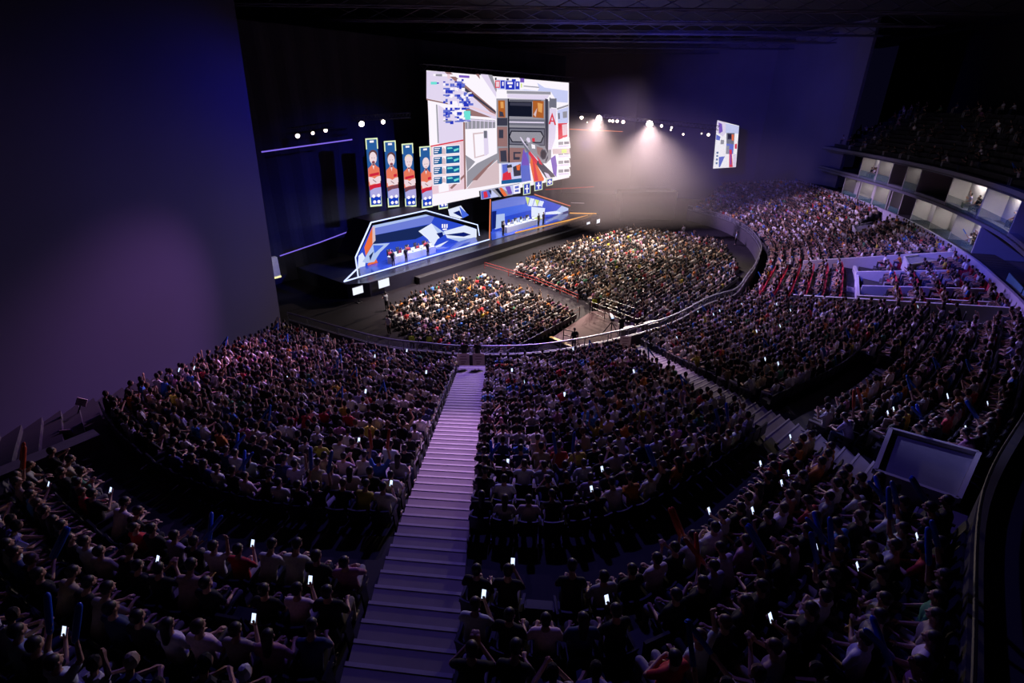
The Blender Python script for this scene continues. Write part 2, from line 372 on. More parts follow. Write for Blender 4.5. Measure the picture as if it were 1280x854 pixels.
# ------------------------------------------------------------------ people
def remeshed(mb, name, mat, vox, dec=None, smooth=True):
    me = mb.mesh(name+'_raw', mat); o = bpy.data.objects.new(name, me); COL.objects.link(o)
    m = o.modifiers.new('r', 'REMESH'); m.mode = 'VOXEL'; m.voxel_size = vox; m.use_smooth_shade = True
    s = o.modifiers.new('s', 'SMOOTH'); s.iterations = 3; s.factor = .5
    if dec: d = o.modifiers.new('d', 'DECIMATE'); d.ratio = dec
    bpy.context.view_layer.update(); dg = bpy.context.evaluated_depsgraph_get()
    me2 = bpy.data.meshes.new_from_object(o.evaluated_get(dg)); me2.name = name
    bpy.data.objects.remove(o); me2.materials.clear(); me2.materials.append(mat); return me2
V = Vector
def hand(mb, w, d, side, curl=.5):
    """palm plus four fingers and a thumb; w wrist, d pointing direction"""
    d = V(d).normalized(); a, b = frame(d); a = a*side; pc = w+d*.05
    mb.caps(w, w+d*.075, .026, .034, 1.0, 8)
    for i, (o, L) in enumerate(((-.030, .072), (-.010, .080), (.010, .075), (.030, .058))):
        p0 = w+d*.085+a*o; dd = (d*math.cos(curl*.6)-b*math.sin(curl*.6)); p1 = p0+dd*L*.55; d3 = (d*math.cos(curl*1.6)-b*math.sin(curl*1.6)); p2 = p1+d3*L*.45
        mb.caps(p0, p1, .0105, .010, 1, 6); mb.caps(p1, p2, .010, .009, 1, 6)
    t0 = w+d*.03+a*.03; t1 = t0+(d*.6+a*.8).normalized()*.04; mb.caps(t0, t1, .013, .012, 1, 6); mb.caps(t1, t1+(d*.9-b*.4).normalized()*.03, .012, .010, 1, 6)
def person_proto(pose, sit=True):
    P = dict(lean=.0, el=[(.27, .05, .78)]*2, wr=[(.13, .33, .66)]*2, hd=[(-.3, 1, -.1)]*2, nod=0.0, turn=0.0); P.update(pose)
    hipz = .53 if sit else .93; ln = P['lean']
    def L(x, y, z):  # lean the trunk forward about the hips
        dz = z-hipz; return V((x, y+dz*math.sin(ln), hipz+dz*math.cos(ln)))
    if sit: sh = .50
    else: sh = .50
    T = lambda x, y, h: L(x, y, hipz+h)
    pel, wa, ch, nb, hb = T(0, 0, .03), T(0, .0, .20), T(0, .01, .37), T(0, .0, .53), T(0, .03, .60)
    hc = T(0, .035, .71); R = Matrix.Rotation(P['turn'], 3, 'Z') @ Matrix.Rotation(-ln*.5-P['nod'], 3, 'X')
    sho = [T(s*.17, 0, .465) for s in (-1, 1)]
    dz = 0 if sit else .40
    ab = lambda p, s: V((p[0]*s, p[1], p[2]+dz))
    el = [ab(P['el'][i], s) for i, s in enumerate((-1, 1))]; wr = [ab(P['wr'][i], s) for i, s in enumerate((-1, 1))]
    if sit: hip, kn, an, toe = [V((s*.09, .02, .53)) for s in (-1, 1)], [V((s*.13, .44, .53)) for s in (-1, 1)], [V((s*.13, .43, .10)) for s in (-1, 1)], [V((s*.14, .58, .04)) for s in (-1, 1)]
    else: hip, kn, an, toe = [V((s*.09, 0, .90)) for s in (-1, 1)], [V((s*.10, .02, .50)) for s in (-1, 1)], [V((s*.11, -.02, .10)) for s in (-1, 1)], [V((s*.13, .13, .04)) for s in (-1, 1)]
    body = MB(); shirt = MB(); tro = MB(); shoe = [MB(), MB()]; hair = MB()
    body.caps(pel, wa, .115, .105, 1.35); body.caps(wa, ch, .105, .125, 1.3); body.caps(sho[0], sho[1], .062, .062); body.caps(ch, nb, .11, .06, 1.25)
    body.caps(nb, hb+V((0, .0, .02)), .055, .052)
    body.ell(hc+R@V((0, -.008, .02)), (.078, .098, .098), R=R); body.ell(hc+R@V((0, .03, -.045)), (.058, .066, .062), R=R)
    body.caps(hc+R@V((0, .088, .005)), hc+R@V((0, .106, -.022)), .011, .016, 1, 8)
    for s in (-1, 1):
        body.ell(hc+R@V((s*.079, -.005, -.012)), (.012, .022, .034), R=R); body.ell(hc+R@V((s*.03, .086, .018)), (.017, .010, .010), 8, 6, R=R)
    body.caps(hc+R@V((-.02, .088, -.055)), hc+R@V((.02, .088, -.055)), .009, .009, 1, 6)
    for i, s in enumerate((-1, 1)):
        body.caps(sho[i], el[i], .052, .040); body.caps(el[i], wr[i], .040, .026)
        hd = V(P['hd'][i]); hd.x *= -s if False else s; hand(body, wr[i], hd, -s)
        body.caps(hip[i], kn[i], .082, .056); body.caps(kn[i], an[i], .054, .038); body.caps(an[i], toe[i], .038, .03)
        m = sho[i]+(el[i]-sho[i])*.72; shirt.caps(sho[i], m, .068, .060)
        tro.caps(hip[i], kn[i], .098, .072); tro.caps(kn[i], an[i]+(kn[i]-an[i])*.06, .068, .056)
        shoe[i].caps(an[i]+V((0, -.03, -.045)), toe[i]+V((0, .02, -.0)), .05, .042, 1.0, 10)
    shirt.caps(pel-V((0, 0, .0)), wa, .135, .125, 1.36); shirt.caps(wa, ch, .122, .142, 1.3); shirt.caps(sho[0], sho[1], .074, .074); shirt.caps(ch, nb-V((0, 0, .03)), .125, .07, 1.25)
    tro.caps(pel-V((0, .0, .03)), pel+V((0, 0, .02)), .125, .122, 1.35)
    hair.ell(hc+R@V((0, -.022, .040)), (.088, .098, .092), 18, 12, R=R); hair.ell(hc+R@V((0, -.055, -.01)), (.076, .055, .075), 18, 12, R=R)
    if P.get('long'): hair.caps(hc+R@V((0, -.06, .02)), T(0, -.08, .45), .075, .05, 1.15)
    out = dict(body=remeshed(body, 'person', M_SKIN, .0085), shirt=remeshed(shirt, 'shirt', M_CLOTH, .02), trousers=remeshed(tro, 'trousers', M_TROUSER, .02),
               shoe_l=remeshed(shoe[0], 'shoe', M_SHOE, .018), shoe_r=remeshed(shoe[1], 'shoe', M_SHOE, .018), hair=remeshed(hair, 'hair', M_HAIR, .014), wr=wr, hd=[V((V(P['hd'][i]).x*s, P['hd'][i][1], P['hd'][i][2])).normalized() for i, s in enumerate((-1, 1))])
    return out
POSES = {
 'hands on lap': dict(),
 'leaning forward': dict(lean=.42, el=[(.24, .30, .72)]*2, wr=[(.09, .50, .66)]*2, nod=-.1),
 'holding a phone': dict(lean=.08, el=[(.25, .12, .80), (.25, .14, .80)], wr=[(.10, .30, .70), (.07, .36, .96)], hd=[(-.3, 1, 0), (-.3, .5, .9)], nod=.15),
 'raising both arms': dict(lean=-.05, el=[(.30, .12, 1.22)]*2, wr=[(.24, .20, 1.46)]*2, hd=[(-.1, .2, 1)]*2),
 'clapping hands': dict(lean=.12, el=[(.29, .16, .84)]*2, wr=[(.06, .36, 1.00)]*2, hd=[(-.25, .6, .7)]*2, turn=.25),
 'arms folded': dict(lean=-.1, el=[(.28, .10, .80)]*2, wr=[(-.02, .22, .84), (.0, .20, .78)], hd=[(-1, .1, .1)]*2, turn=-.35),
 'one arm up': dict(lean=.05, el=[(.27, .05, .78), (.33, .06, 1.15)], wr=[(.13, .33, .66), (.30, .14, 1.40)], hd=[(-.3, 1, -.1), (-.1, .1, 1)], turn=.15),
 'long-haired, sitting': dict(long=True, turn=.2)}
PROTO = {k: person_proto(v) for k, v in POSES.items()}
STAND = {'a': person_proto(dict(el=[(.25, .0, .72)]*2, wr=[(.24, .08, .48)]*2, hd=[(0, .2, -1)]*2), False),
         'b': person_proto(dict(el=[(.27, .05, .74)]*2, wr=[(.10, .30, .74)]*2, hd=[(-.5, .8, .2)]*2, nod=.1), False)}
def put_person(pr, loc, yaw, label, group, shirt, trousers, hair=None, vest=None, sc=1.0):
    b = bpy.data.objects.new('person', pr['body']); COL.objects.link(b); b.location = loc; b.rotation_euler = (0, 0, yaw); b.scale = (sc,)*3
    tag(b, label, 'person', group)
    for nm, c in (('shirt', shirt), ('trousers', trousers), ('shoe_l', (1, 1, 1)), ('shoe_r', (1, 1, 1)), ('hair', (1, 1, 1))):
        q = bpy.data.objects.new(nm.split('_')[0], pr[nm]); COL.objects.link(q); q.parent = b; q.color = (*c, 1)
        if nm == 'hair' and hair: q.material_slots[0].link = 'OBJECT'; q.material_slots[0].material = hair
    return b
# low detail figure templates for the distant crowd ------------------------------------
def crowd_template(pose):
    mb = MB(); role = []
    def done(r): role.extend([r]*(len(mb.v)-len(role)))
    ln = pose.get('lean', .05)
    def L(x, y, z): d = z-.53; return V((x, y+d*math.sin(ln), .53+d*math.cos(ln)))
    def T(rings, role_):
        n = 7; vs = []
        for (c, rx, ry) in rings: vs += [V((c.x+rx*math.cos(2*PI*j/n), c.y+ry*math.sin(2*PI*j/n), c.z)) for j in range(n)]
        k = len(rings); mb.add(vs, [(i*n+j, i*n+(j+1) % n, (i+1)*n+(j+1) % n, (i+1)*n+j) for i in range(k-1) for j in range(n)]+[tuple(range(n-1, -1, -1)), tuple(range((k-1)*n, k*n))]); done(role_)
    T([(L(0, 0, .46), .16, .13), (L(0, 0, .66), .155, .12), (L(0, .01, .86), .18, .13), (L(0, 0, .99), .205, .10), (L(0, 0, 1.06), .10, .07)], 0)
    T([(L(0, .01, 1.04), .05, .05), (L(0, .02, 1.14), .05, .05)], 1)
    h = L(0, .04, 1.24); o = len(mb.v); mb.ell(h, (.083, .10, .125), 8, 6)
    for v in mb.v[o:]:
        d = V(v)-h; role.append(1 if (d.y > .015 and d.z < .055) else 2)
    for i, s in enumerate((-1, 1)):
        e = V(pose['el'][i]); w = V(pose['wr'][i]); e.x *= s; w.x *= s; sh = L(s*.18, 0, .99); m = sh+(e-sh)*.7
        mb.tube([sh, m], [.065, .055], 5); done(0); mb.tube([m, e, w], [.042, .040, .03], 5); done(1)
        f = w+(w-e).normalized()*.13; mb.tube([w, w+(f-w)*.6, f], [.03, .042, .02], 5); done(1)
        if pose.get('stick') and (i == 0 or pose['stick'] > 1): mb.tube([f, f+(f-e).normalized()*.5], [.035, .035], 6); done(4)
        mb.tube([V((s*.09, 0, .53)), V((s*.13, .44, .54)), V((s*.13, .43, .10))], [.09, .072, .05], 5); done(3)
        mb.tube([V((s*.13, .38, .04)), V((s*.14, .62, .04))], [.05, .04], 4); done(5)
    return np.array([tuple(v) for v in mb.v], np.float32), mb.f, np.array(role)
E0, W0 = [(.26, .05, .78)]*2, [(.12, .33, .66)]*2
CT = [crowd_template(p) for p in (dict(el=E0, wr=W0), dict(lean=.35, el=[(.24, .3, .74)]*2, wr=[(.08, .48, .68)]*2), dict(el=[(.28, .16, .84)]*2, wr=[(.06, .34, 1.0)]*2, lean=.1),
      dict(lean=-.05, el=[(.30, .12, 1.22)]*2, wr=[(.2, .2, 1.44)]*2), dict(lean=.1, el=[(.26, .05, .78), (.3, .1, 1.2)], wr=[(.12, .33, .66), (.22, .16, 1.4)]),
      dict(lean=.05, el=[(.29, .2, .95)]*2, wr=[(.2, .36, 1.15)]*2, stick=2))]
SHIRTS = [((.66, .64, .64), 24, 'white'), ((.30, .29, .31), 9, 'grey'), ((.014, .014, .018), 50, 'black'), ((.035, .05, .14), 6, 'navy'), ((.05, .17, .48), 2.5, 'blue'),
          ((.42, .03, .04), 2.5, 'red'), ((.55, .20, .04), 2, 'orange'), ((.55, .48, .06), 1.3, 'yellow'), ((.42, .34, .24), 6, 'beige'), ((.38, .16, .28), 3, 'pink'), ((.06, .22, .12), 1.5, 'green'), ((.30, .28, .50), 3, 'lilac')]
SW = np.array([s[1] for s in SHIRTS], float); SW /= SW.sum()
TROUS = [(.02, .02, .03), (.03, .04, .09), (.12, .12, .13), (.25, .22, .18), (.35, .34, .36)]
def crowd_mesh(name, people, bright=1.0):
    """people: (x, y, z, yaw) ; one mesh, colours per figure"""
    VV, FF, CC, off = [], [], [], 0
    for (x, y, z, yaw) in people:
        t = int(rng.choice(6, p=[.50, .24, .15, .03, .07, .01])); v, f, role = CT[t]
        yaw += rng.normal(0, .12); s = rng.uniform(.92, 1.06); c, sn = math.cos(yaw)*s, math.sin(yaw)*s
        X = v[:, 0]*c-v[:, 1]*sn+x+rng.normal(0, .02); Y = v[:, 0]*sn+v[:, 1]*c+y+rng.normal(0, .03)
        VV.append(np.stack([X, Y, v[:, 2]*s+z], 1)); FF += [tuple(off+i for i in q) for q in f]; off += len(v)
        sh = np.array(SHIRTS[int(rng.choice(len(SHIRTS), p=SW))][0])*rng.uniform(.75, 1.15)
        sk = np.array((.42, .25, .18))*rng.uniform(.75, 1.15); hr = np.array((.012, .01, .012)) if rng.random() < .88 else np.array((.1, .06, .04))
        if rng.random() < .06: hr = np.array(SHIRTS[int(rng.choice(len(SHIRTS), p=SW))][0])
        pal = np.array([sh, sk, hr, TROUS[int(rng.integers(5))], (.03, .12, .5), (.2, .2, .2)]); CC.append(np.clip(pal[role]*bright, 0, .9))
    v = np.concatenate(VV); me = bpy.data.meshes.new(name); me.from_pydata(v.tolist(), [], FF)
    ca = me.color_attributes.new('Col', 'FLOAT_COLOR', 'POINT'); c = np.concatenate(CC); ca.data.foreach_set('color', np.concatenate([c, np.ones((len(c), 1))], 1).astype(np.float32).ravel())
    me.materials.append(M_CROWD); o = bpy.data.objects.new(name, me); COL.objects.link(o); return o
# ------------------------------------------------------------------ seats
def seat_proto(matn, nm='stadium_seat'):
    root = bpy.data.objects.new(nm, None); COL.objects.link(root)
    a = MB(); a.box((0, .02, .43), (.46, .42, .07), 0, 0, .02); a.obj('seat', matn, root)
    b = MB(); pts = []
    for i in range(7):
        x = -.23+.46*i/6; y = -.21-.04*math.cos(x/.23*PI/2)
        pts.append((x, y))
    for z0, z1, dy0, dy1 in ((.42, .66, 0, -.04), (.66, .86, -.04, -.09)):
        for i in range(6):
            (x0, y0), (x1, y1) = pts[i], pts[i+1]
            b.hexa([(x0, y0+dy0, z0), (x1, y1+dy0, z0), (x1, y1+dy0+.04, z0), (x0, y0+dy0+.04, z0)], [(x0, y0+dy1, z1), (x1, y1+dy1, z1), (x1, y1+dy1+.04, z1), (x0, y0+dy1+.04, z1)])
    b.obj('backrest', matn, root)
    for s in (-1, 1):
        c = MB(); c.beam((s*.26, 0, .02), (s*.26, -.03, .6), .035, .2); c.beam((s*.26, -.17, .62), (s*.26, .2, .62), .05, .04); c.beam((s*.26, -.14, .02), (s*.26, .14, .02), .06, .03); c.obj('armrest', M_DARKMETAL, root)
    regkids(root); return root
# ------------------------------------------------------------------ fill the bowl
people = []   # (x,y,z,yaw,sector,row,idx)
for key, S in SECT.items():
    for r in range(S['n']):
        if r in S['drop']: continue
        if key == 'd':
            pass
        for (x, y, z, yaw, k, i, f) in row_seats(key, r, .55 if key in 'abc' else .58):
            if any(inpoly(x, y, P) for P in EXCL): continue
            if key == 'd' and r > 6 and not (k < 8.32 or k > 8.42): continue
            if key == 'd' and r > 6 and (abs(k-8.78) < .06 or abs(k-9.48) < .06): continue
            if key == 'c' and 15 <= r <= 16 and k < 6.3: continue
            q = proj((x, y, z+.9))
            if not (-60 < q[0] < 1340 and -60 < q[1] < 930): continue
            if key == 'a' and ((q[0] < 132 and q[1] < 604-.44*q[0] and r > 21) or (q[0] < 345 and r <= 21 and q[1] < 500-(q[0]-130)*.42)): continue
            if key in 'ab' and r == 0: continue
            people.append((x, y, z, yaw, key, r, i, f, q[2]))
occ = [p for p in people if rng.random() < (.95 if p[4] != 'd' else .85)]
inframe = [p for p in occ if (lambda q: 4 < q[0] < 1276 and q[1] < 846)(proj((p[0], p[1], p[2]+1.1)))]
inframe.sort(key=lambda p: p[8]); NIND = 262
near = inframe[:NIND]; nearset = set((p[4], p[5], p[6]) for p in near)
rest = [p for p in occ if (p[4], p[5], p[6]) not in nearset]
def where(key, r, i):
    if key in 'ab':
        rw = nth(r-23)+' row above' if r > 23 else nth(22-r)+' row below'
        return '%s walkway, %s seat %s of central stairs' % (rw, nth(i), 'left' if key == 'a' else 'right')
    return '%s row from rim, %s seat beyond far stairs' % (nth(22-r), nth(i))
PK = list(POSES); PWT = [.31, .22, .08, .035, .13, .10, .035, .09]
phones = []; sticks = []
for p in near:
    x, y, z, yaw, key, r, i, f, d = p
    pk = PK[int(rng.choice(8, p=PWT))]; si = int(rng.choice(len(SHIRTS), p=SW)); c, _, cn = SHIRTS[si]
    c = tuple(v*rng.uniform(.8, 1.1) for v in c)
    pr = PROTO[pk]; w = where(key, r, i); yw = yaw+rng.normal(0, .08)
    ph = {'hands on lap': 'sitting', 'leaning forward': 'leaning forward', 'holding a phone': 'with phone', 'raising both arms': 'arms up', 'clapping hands': 'clapping', 'arms folded': 'arms folded', 'one arm up': 'waving', 'long-haired, sitting': 'long-haired'}[pk]
    b = put_person(pr, (x, y, z), yw, 'person in %s shirt, %s, %s' % (cn, ph, w), 'spectators in the near seating blocks', c, TROUS[int(rng.integers(5))], M_HAIR2 if rng.random() < .12 else None, sc=rng.uniform(.95, 1.04))
    if pk == 'holding a phone': phones.append((b, pr, w))
    if pk == 'raising both arms' or (pk == 'clapping hands' and rng.random() < .3): sticks.append((b, pr, w))
SN_ = seat_proto(M_SEATNAVY); SR_ = None; first = True
for p in near:
    x, y, z, yaw, key, r, i, f, d = p
    o = SN_ if first else copy_tree(SN_); first = False
    o.location = (x, y, z); o.rotation_euler = (0, 0, f)
    tag(o, 'dark plastic tip-up seat, %s' % where(key, r, i), 'seat', 'dark seats of the near seating blocks')
# phones and sticks
M_PHONE = surf('phone_case', (.02, .02, .025), .3); M_LIT = emit('lit_phone_screen', (200, 220, 255), 1.6); M_STICK = surf('blue_inflatable_plastic', (.02, .09, .55), .3, noise=.1); M_STICKR = surf('orange_inflatable_plastic', (.5, .08, .03), .3, noise=.1)
def phone_mesh():
    mb = MB(); mb.box((0, 0, 0), (.075, .009, .155), 0, 0, .003); mb.add([(-.034, -.0052, -.072), (.034, -.0052, -.072), (.034, -.0052, .072), (-.034, -.0052, .072)], [(0, 1, 2, 3)], 1)
    me = mb.mesh('smartphone', [M_PHONE, M_LIT]); return me
PHM = phone_mesh()
def add_phone(M, off, yaw, label, group):
    o = bpy.data.objects.new('smartphone', PHM); COL.objects.link(o); o.location = M@V(off); o.rotation_euler = (-.5, 0, yaw); tag(o, label, 'phone', group); return o
def stick_mesh(mat):
    mb = MB(); mb.lathe((0, 0, 0), [(.004, -.30), (.03, -.28), (.042, -.24), (.045, 0), (.042, .24), (.03, .28), (.004, .30)], n=12); me = mb.mesh('inflatable_stick', mat); me.polygons.foreach_set('use_smooth', [True]*len(me.polygons)); return me
STM = [stick_mesh(M_STICK), stick_mesh(M_STICKR)]
for b, pr, w in phones:
    M = Matrix.Translation(b.location) @ b.rotation_euler.to_matrix().to_4x4() @ Matrix.Scale(b.scale[0], 4)
    wr = pr['wr'][1]; add_phone(M, wr+pr['hd'][1]*.10+V((0, -.0, .03)), b.rotation_euler.z, 'lit phone held up, %s' % w, 'lit phones held in the near seats')
for n_, (b, pr, w) in enumerate(sticks):
    M = Matrix.Translation(b.location) @ b.rotation_euler.to_matrix().to_4x4() @ Matrix.Scale(b.scale[0], 4); col = 1 if n_ % 5 == 4 else 0
    for i in (0, 1):
        o = bpy.data.objects.new('inflatable_stick', STM[col]); COL.objects.link(o); d = (pr['hd'][i]+V(((-.25 if i == 0 else .25)*(1 if n_ % 2 else -1), .25, .2))).normalized()
        o.location = M@(pr['wr'][i]+pr['hd'][i]*.08+d*.2)
        o.rotation_euler = (b.rotation_euler.to_matrix()@d).to_track_quat('Z', 'Y').to_euler()
        tag(o, '%s cheering stick in %s hand, %s' % ('orange' if col else 'blue', 'left' if i == 0 else 'right', w), 'cheering stick', 'inflatable cheering sticks in the near seats')
# ------------------------------------------------------------------ floor blocks
def block(poly, zc=1.25, pitch=.52, rowp=.92, skip=None):
    W = [PH(a, b, zc) for a, b in poly]; WP = [(w.x, w.y) for w in W]; ss = [(V((w.x, w.y, 0))-SA).dot(SE) for w in W]; oo = [(V((w.x, w.y, 0))-SA).dot(SN) for w in W]
    out = []; o = min(oo)
    while o < max(oo):
        s = min(ss)
        while s < max(ss):
            p = SA+SE*s+SN*o
            if inpoly(p.x, p.y, WP) and not (skip and skip(s, o)): out.append((p.x, p.y, 0.0, math.atan2(SN.x, -SN.y)))
            s += pitch
        o += rowp
    return out
FA = block([(484, 382), (540, 352), (596, 340), (604, 339), (710, 378), (724, 392), (690, 405), (662, 422), (600, 440), (548, 426), (505, 400)])
FB = block([(642, 330), (700, 303), (785, 281), (870, 290), (905, 300), (922, 325), (922, 350), (890, 375), (852, 392), (815, 402), (762, 378), (738, 364)])
floorp = [p for p in FA+FB if rng.random() < .93]
allseat = [(p[0], p[1], p[2], p[7], p[4]) for p in people if (p[4], p[5], p[6]) not in nearset]
cr = crowd_mesh('spectator_crowd', [p[:4] for p in rest]+floorp+[])
print('CROWD', len(rest), len(floorp), 'near', len(near), 'farthest near', near[-1][8])
# seats as one mass
def seat_mass(name, lst, mat, label):
    mb = MB(); mb.box((0, .02, .43), (.46, .40, .06)); mb.box((0, -.24, .65), (.46, .05, .42)); mb.box((-.25, 0, .3), (.03, .2, .6)); mb.box((.25, 0, .3), (.03, .2, .6))
    v = np.array(mb.v); f = mb.f; VV = []; FF = []; off = 0
    for (x, y, z, yaw) in lst:
        c, s = math.cos(yaw), math.sin(yaw); VV.append(np.stack([v[:, 0]*c-v[:, 1]*s+x, v[:, 0]*s+v[:, 1]*c+y, v[:, 2]+z], 1)); FF += [tuple(off+i for i in q) for q in f]; off += len(v)
    me = bpy.data.meshes.new(name); me.from_pydata(np.concatenate(VV).tolist(), [], FF); me.materials.append(mat); o = bpy.data.objects.new(name, me); COL.objects.link(o)
    tag(o, label, 'seats', kind='stuff'); return o
seat_mass('seat_mass', [q[:4] for q in allseat if q[4] != 'd']+floorp, M_SEATNAVY, 'dark seats filling the far bowl and the arena floor')
seat_mass('red_seat_mass', [q[:4] for q in allseat if q[4] == 'd'], M_SEATRED, 'red seats of the section beside the curved pale stairs')
# ------------------------------------------------------------------ stage
M_STAGE = surf('black_stage_board', (.025, .025, .035), .25, noise=.1); M_STAGEFRONT = surf('stage_front_cloth', (.010, .009, .012), .9)
mb = MB(); pts = [ST(-15.2, 5, 0), ST(-13.5, 6.2, 0), ST(29, 6.2, 0), ST(29, -4, 0), ST(-15.2, -4, 0)]
mb.prism([p+V((0, 0, 1.45)) for p in pts], (0, 0, -1.45)); o = mb.obj('stage', M_STAGE); tag(o, 'long black stage platform across the front of the arena floor', 'stage')
mb = MB()
for a, b, z in ((6.2, 7.0, .7),): mb.prism([ST(-8, b, z), ST(26, b, z), ST(26, a, z), ST(-8, a, z)], (0, 0, -z))
o = mb.obj('stage_step', M_STAGEFRONT); tag(o, 'low black step unit along the front of the stage', 'step')
def px_s(px, py, off): return s_of(PS(px, py, off))
# LED graphic: list of (polygon in photo pixels, material) laid on a flat screen in the place
def graphic(name, layers, off, parent=None, dz=.012):
    mats = []; mb = MB()
    for i, (pts, m) in enumerate(layers):
        if m not in mats: mats.append(m)
        mb.add([PS(a, b, off)+SN*(dz*(i+1)) for a, b in pts], [tuple(range(len(pts)))], mats.index(m))
    return mb.obj(name, mats, parent)
E = lambda n, c, s=1.0: emit(n, c, s)
def slab_px(mb, pts, off, depth, m=0): mb.prism([PS(a, b, off) for a, b in pts], -SN*depth, m)
# -------- main screen
z1 = lambda x, y: (520+x/4.746, 80+y/4.746)         # crop coordinates of the 520..760 x 80..260 view
MS = [(533, 88), (711, 103.5), (711.5, 222), (540.5, 258)]
root = empty('led_screen', PS(620, 240, -.2)); tag(root, 'huge hanging screen showing a game view with a rifle', 'screen')
mb = MB(); slab_px(mb, MS, -.02, .45); k = mb.obj('screen_housing', M_DARKMETAL, root); k.matrix_parent_inverse = root.matrix_basis.inverted()
W = E('screen_white', (252, 246, 255), 1.0); PALE = E('screen_pale_lilac', (226, 214, 240)); PINK = E('screen_pale_pink', (236, 205, 218)); GR1 = E('screen_grey', (150, 148, 160)); GR2 = E('screen_mid_grey', (112, 112, 128)); GR3 = E('screen_dark_grey', (58, 58, 76))
BLK = E('screen_black', (16, 20, 38)); ORN = E('screen_wood', (176, 96, 40)); ORD = E('screen_wood_light', (225, 160, 90)); RED = E('screen_red', (220, 50, 70)); BLU = E('screen_blue', (40, 56, 190)); BLM = E('screen_mid_blue', (96, 110, 205)); CY = E('screen_cyan', (110, 225, 215)); SKY = E('screen_sky', (200, 205, 245))
BRN = E('screen_brown', (150, 112, 112)); PUR = E('screen_purple', (120, 86, 190)); TEAL = E('screen_teal', (28, 92, 150)); SAND = E('screen_sand', (214, 190, 196)); ORG = E('screen_orange', (235, 110, 60)); YG = E('screen_yellow_green', (214, 232, 130))
L = [(MS, W)]
def q(pts, m): L.append(([z1(*p) for p in pts], m))
def R(x0, y0, x1, y1, m, sk=.10):
    # rectangles follow the screen's own slant: lines sink to the right above the middle and rise below it
    def w(x, y):
        f = (x-62)/(905-62); return (x, y)
    q([w(x0, y0), w(x1, y0), w(x1, y1), w(x0, y1)], m)
q([(62, 42), (170, 46), (300, 120), (180, 118), (62, 74)], PALE)
q([(62, 205), (180, 225), (475, 330), (475, 300), (330, 190), (230, 100), (140, 48), (62, 44)], PALE)
q([(170, 48), (205, 50), (470, 275), (474, 300), (440, 285)], BRN)
q([(235, 120), (275, 128), (474, 282), (474, 292)], GR3)
q([(62, 205), (190, 232), (190, 240), (62, 214)], BRN); q([(290, 255), (450, 318), (300, 306)], BRN); q([(300, 240), (474, 300), (474, 312), (300, 252)], PINK)
q([(70, 214), (120, 240), (130, 470), (80, 485)], W); q([(118, 240), (126, 242), (136, 468), (128, 470)], GR1)
q([(130, 242), (275, 330), (280, 450), (135, 475)], PALE); q([(80, 490), (280, 450), (290, 560), (300, 740), (90, 775)], PINK)
q([(278, 330), (290, 330), (296, 740), (286, 745)], BRN); q([(80, 486), (280, 448), (280, 456), (80, 494)], RED)
q([(200, 735), (285, 655), (288, 668), (212, 742)], BRN)
q([(290, 322), (470, 335), (470, 380), (292, 386)], GR1); q([(292, 326), (468, 338), (468, 344), (292, 334)], PALE)
for i in range(7): q([(305+i*24, 330), (309+i*24, 330), (309+i*24, 382), (305+i*24, 384)], PALE)
q([(300, 388), (428, 392), (428, 530), (350, 570), (300, 560)], W); q([(335, 410), (420, 402), (420, 540), (345, 560)], SAND); q([(344, 418), (412, 410), (412, 534), (352, 552)], W)
q([(398, 400), (424, 400), (430, 532), (404, 546)], PALE); q([(400, 396), (420, 396), (420, 440), (402, 440)], GR2)
q([(292, 540), (350, 580), (300, 640)], GR1); q([(300, 640), (360, 590), (480, 530), (490, 560), (330, 700), (300, 735)], GR1)
q([(300, 742), (340, 690), (490, 565), (492, 710), (380, 730)], SAND); q([(330, 690), (400, 620), (470, 560), (440, 600), (360, 690)], BRN)
q([(380, 60), (430, 64), (474, 160), (474, 200)], PALE); q([(425, 64), (450, 66), (478, 150), (474, 168)], GR1); q([(350, 60), (372, 60), (378, 90)], BRN)
# structure in the middle
q([(478, 92), (900, 122), (898, 230), (830, 225), (800, 165), (480, 150)], SKY); q([(700, 100), (900, 120), (900, 160), (760, 140)], W); q([(640, 98), (715, 104), (728, 145), (720, 160), (630, 150)], W); q([(636, 128), (728, 136), (728, 142), (636, 134)], GR1)
q([(536, 158), (797, 165), (797, 182), (536, 176)], GR1); q([(540, 178), (790, 184), (770, 215), (540, 200)], PALE)
q([(474, 205), (545, 205), (760, 212), (800, 225), (800, 560), (770, 590), (480, 590)], GR1)
q([(484, 216), (525, 216), (528, 318), (486, 316)], ORN); q([(498, 224), (516, 224), (518, 262), (500, 262)], ORD); q([(492, 280), (512, 285), (520, 312), (492, 312)], GR3)
q([(546, 222), (686, 224), (686, 314), (546, 310)], BLK); q([(552, 214), (740, 216), (740, 222), (552, 220)], GR3); q([(554, 228), (680, 230), (680, 250), (554, 246)], GR3)
q([(690, 218), (755, 220), (755, 322), (690, 316)], ORN); q([(718, 230), (748, 236), (744, 290), (722, 282)], ORD); q([(694, 300), (716, 260), (708, 314)], SAND)
q([(478, 320), (540, 320), (540, 366), (478, 366)], GR3); q([(544, 326), (762, 330), (762, 368), (544, 362)], GR2); q([(548, 340), (758, 344), (758, 352), (548, 348)], PALE)
q([(478, 372), (538, 372), (540, 490), (480, 488)], BRN); q([(488, 390), (515, 390), (515, 440), (488, 440)], GR3)
q([(546, 376), (762, 380), (762, 486), (546, 480)], GR3); q([(552, 384), (756, 388), (756, 480), (552, 474)], GR2); q([(560, 395), (740, 398), (757, 430), (740, 470), (565, 464), (548, 428)], BLK); q([(565, 402), (735, 405), (750, 430), (735, 463), (570, 458), (554, 430)], GR1)
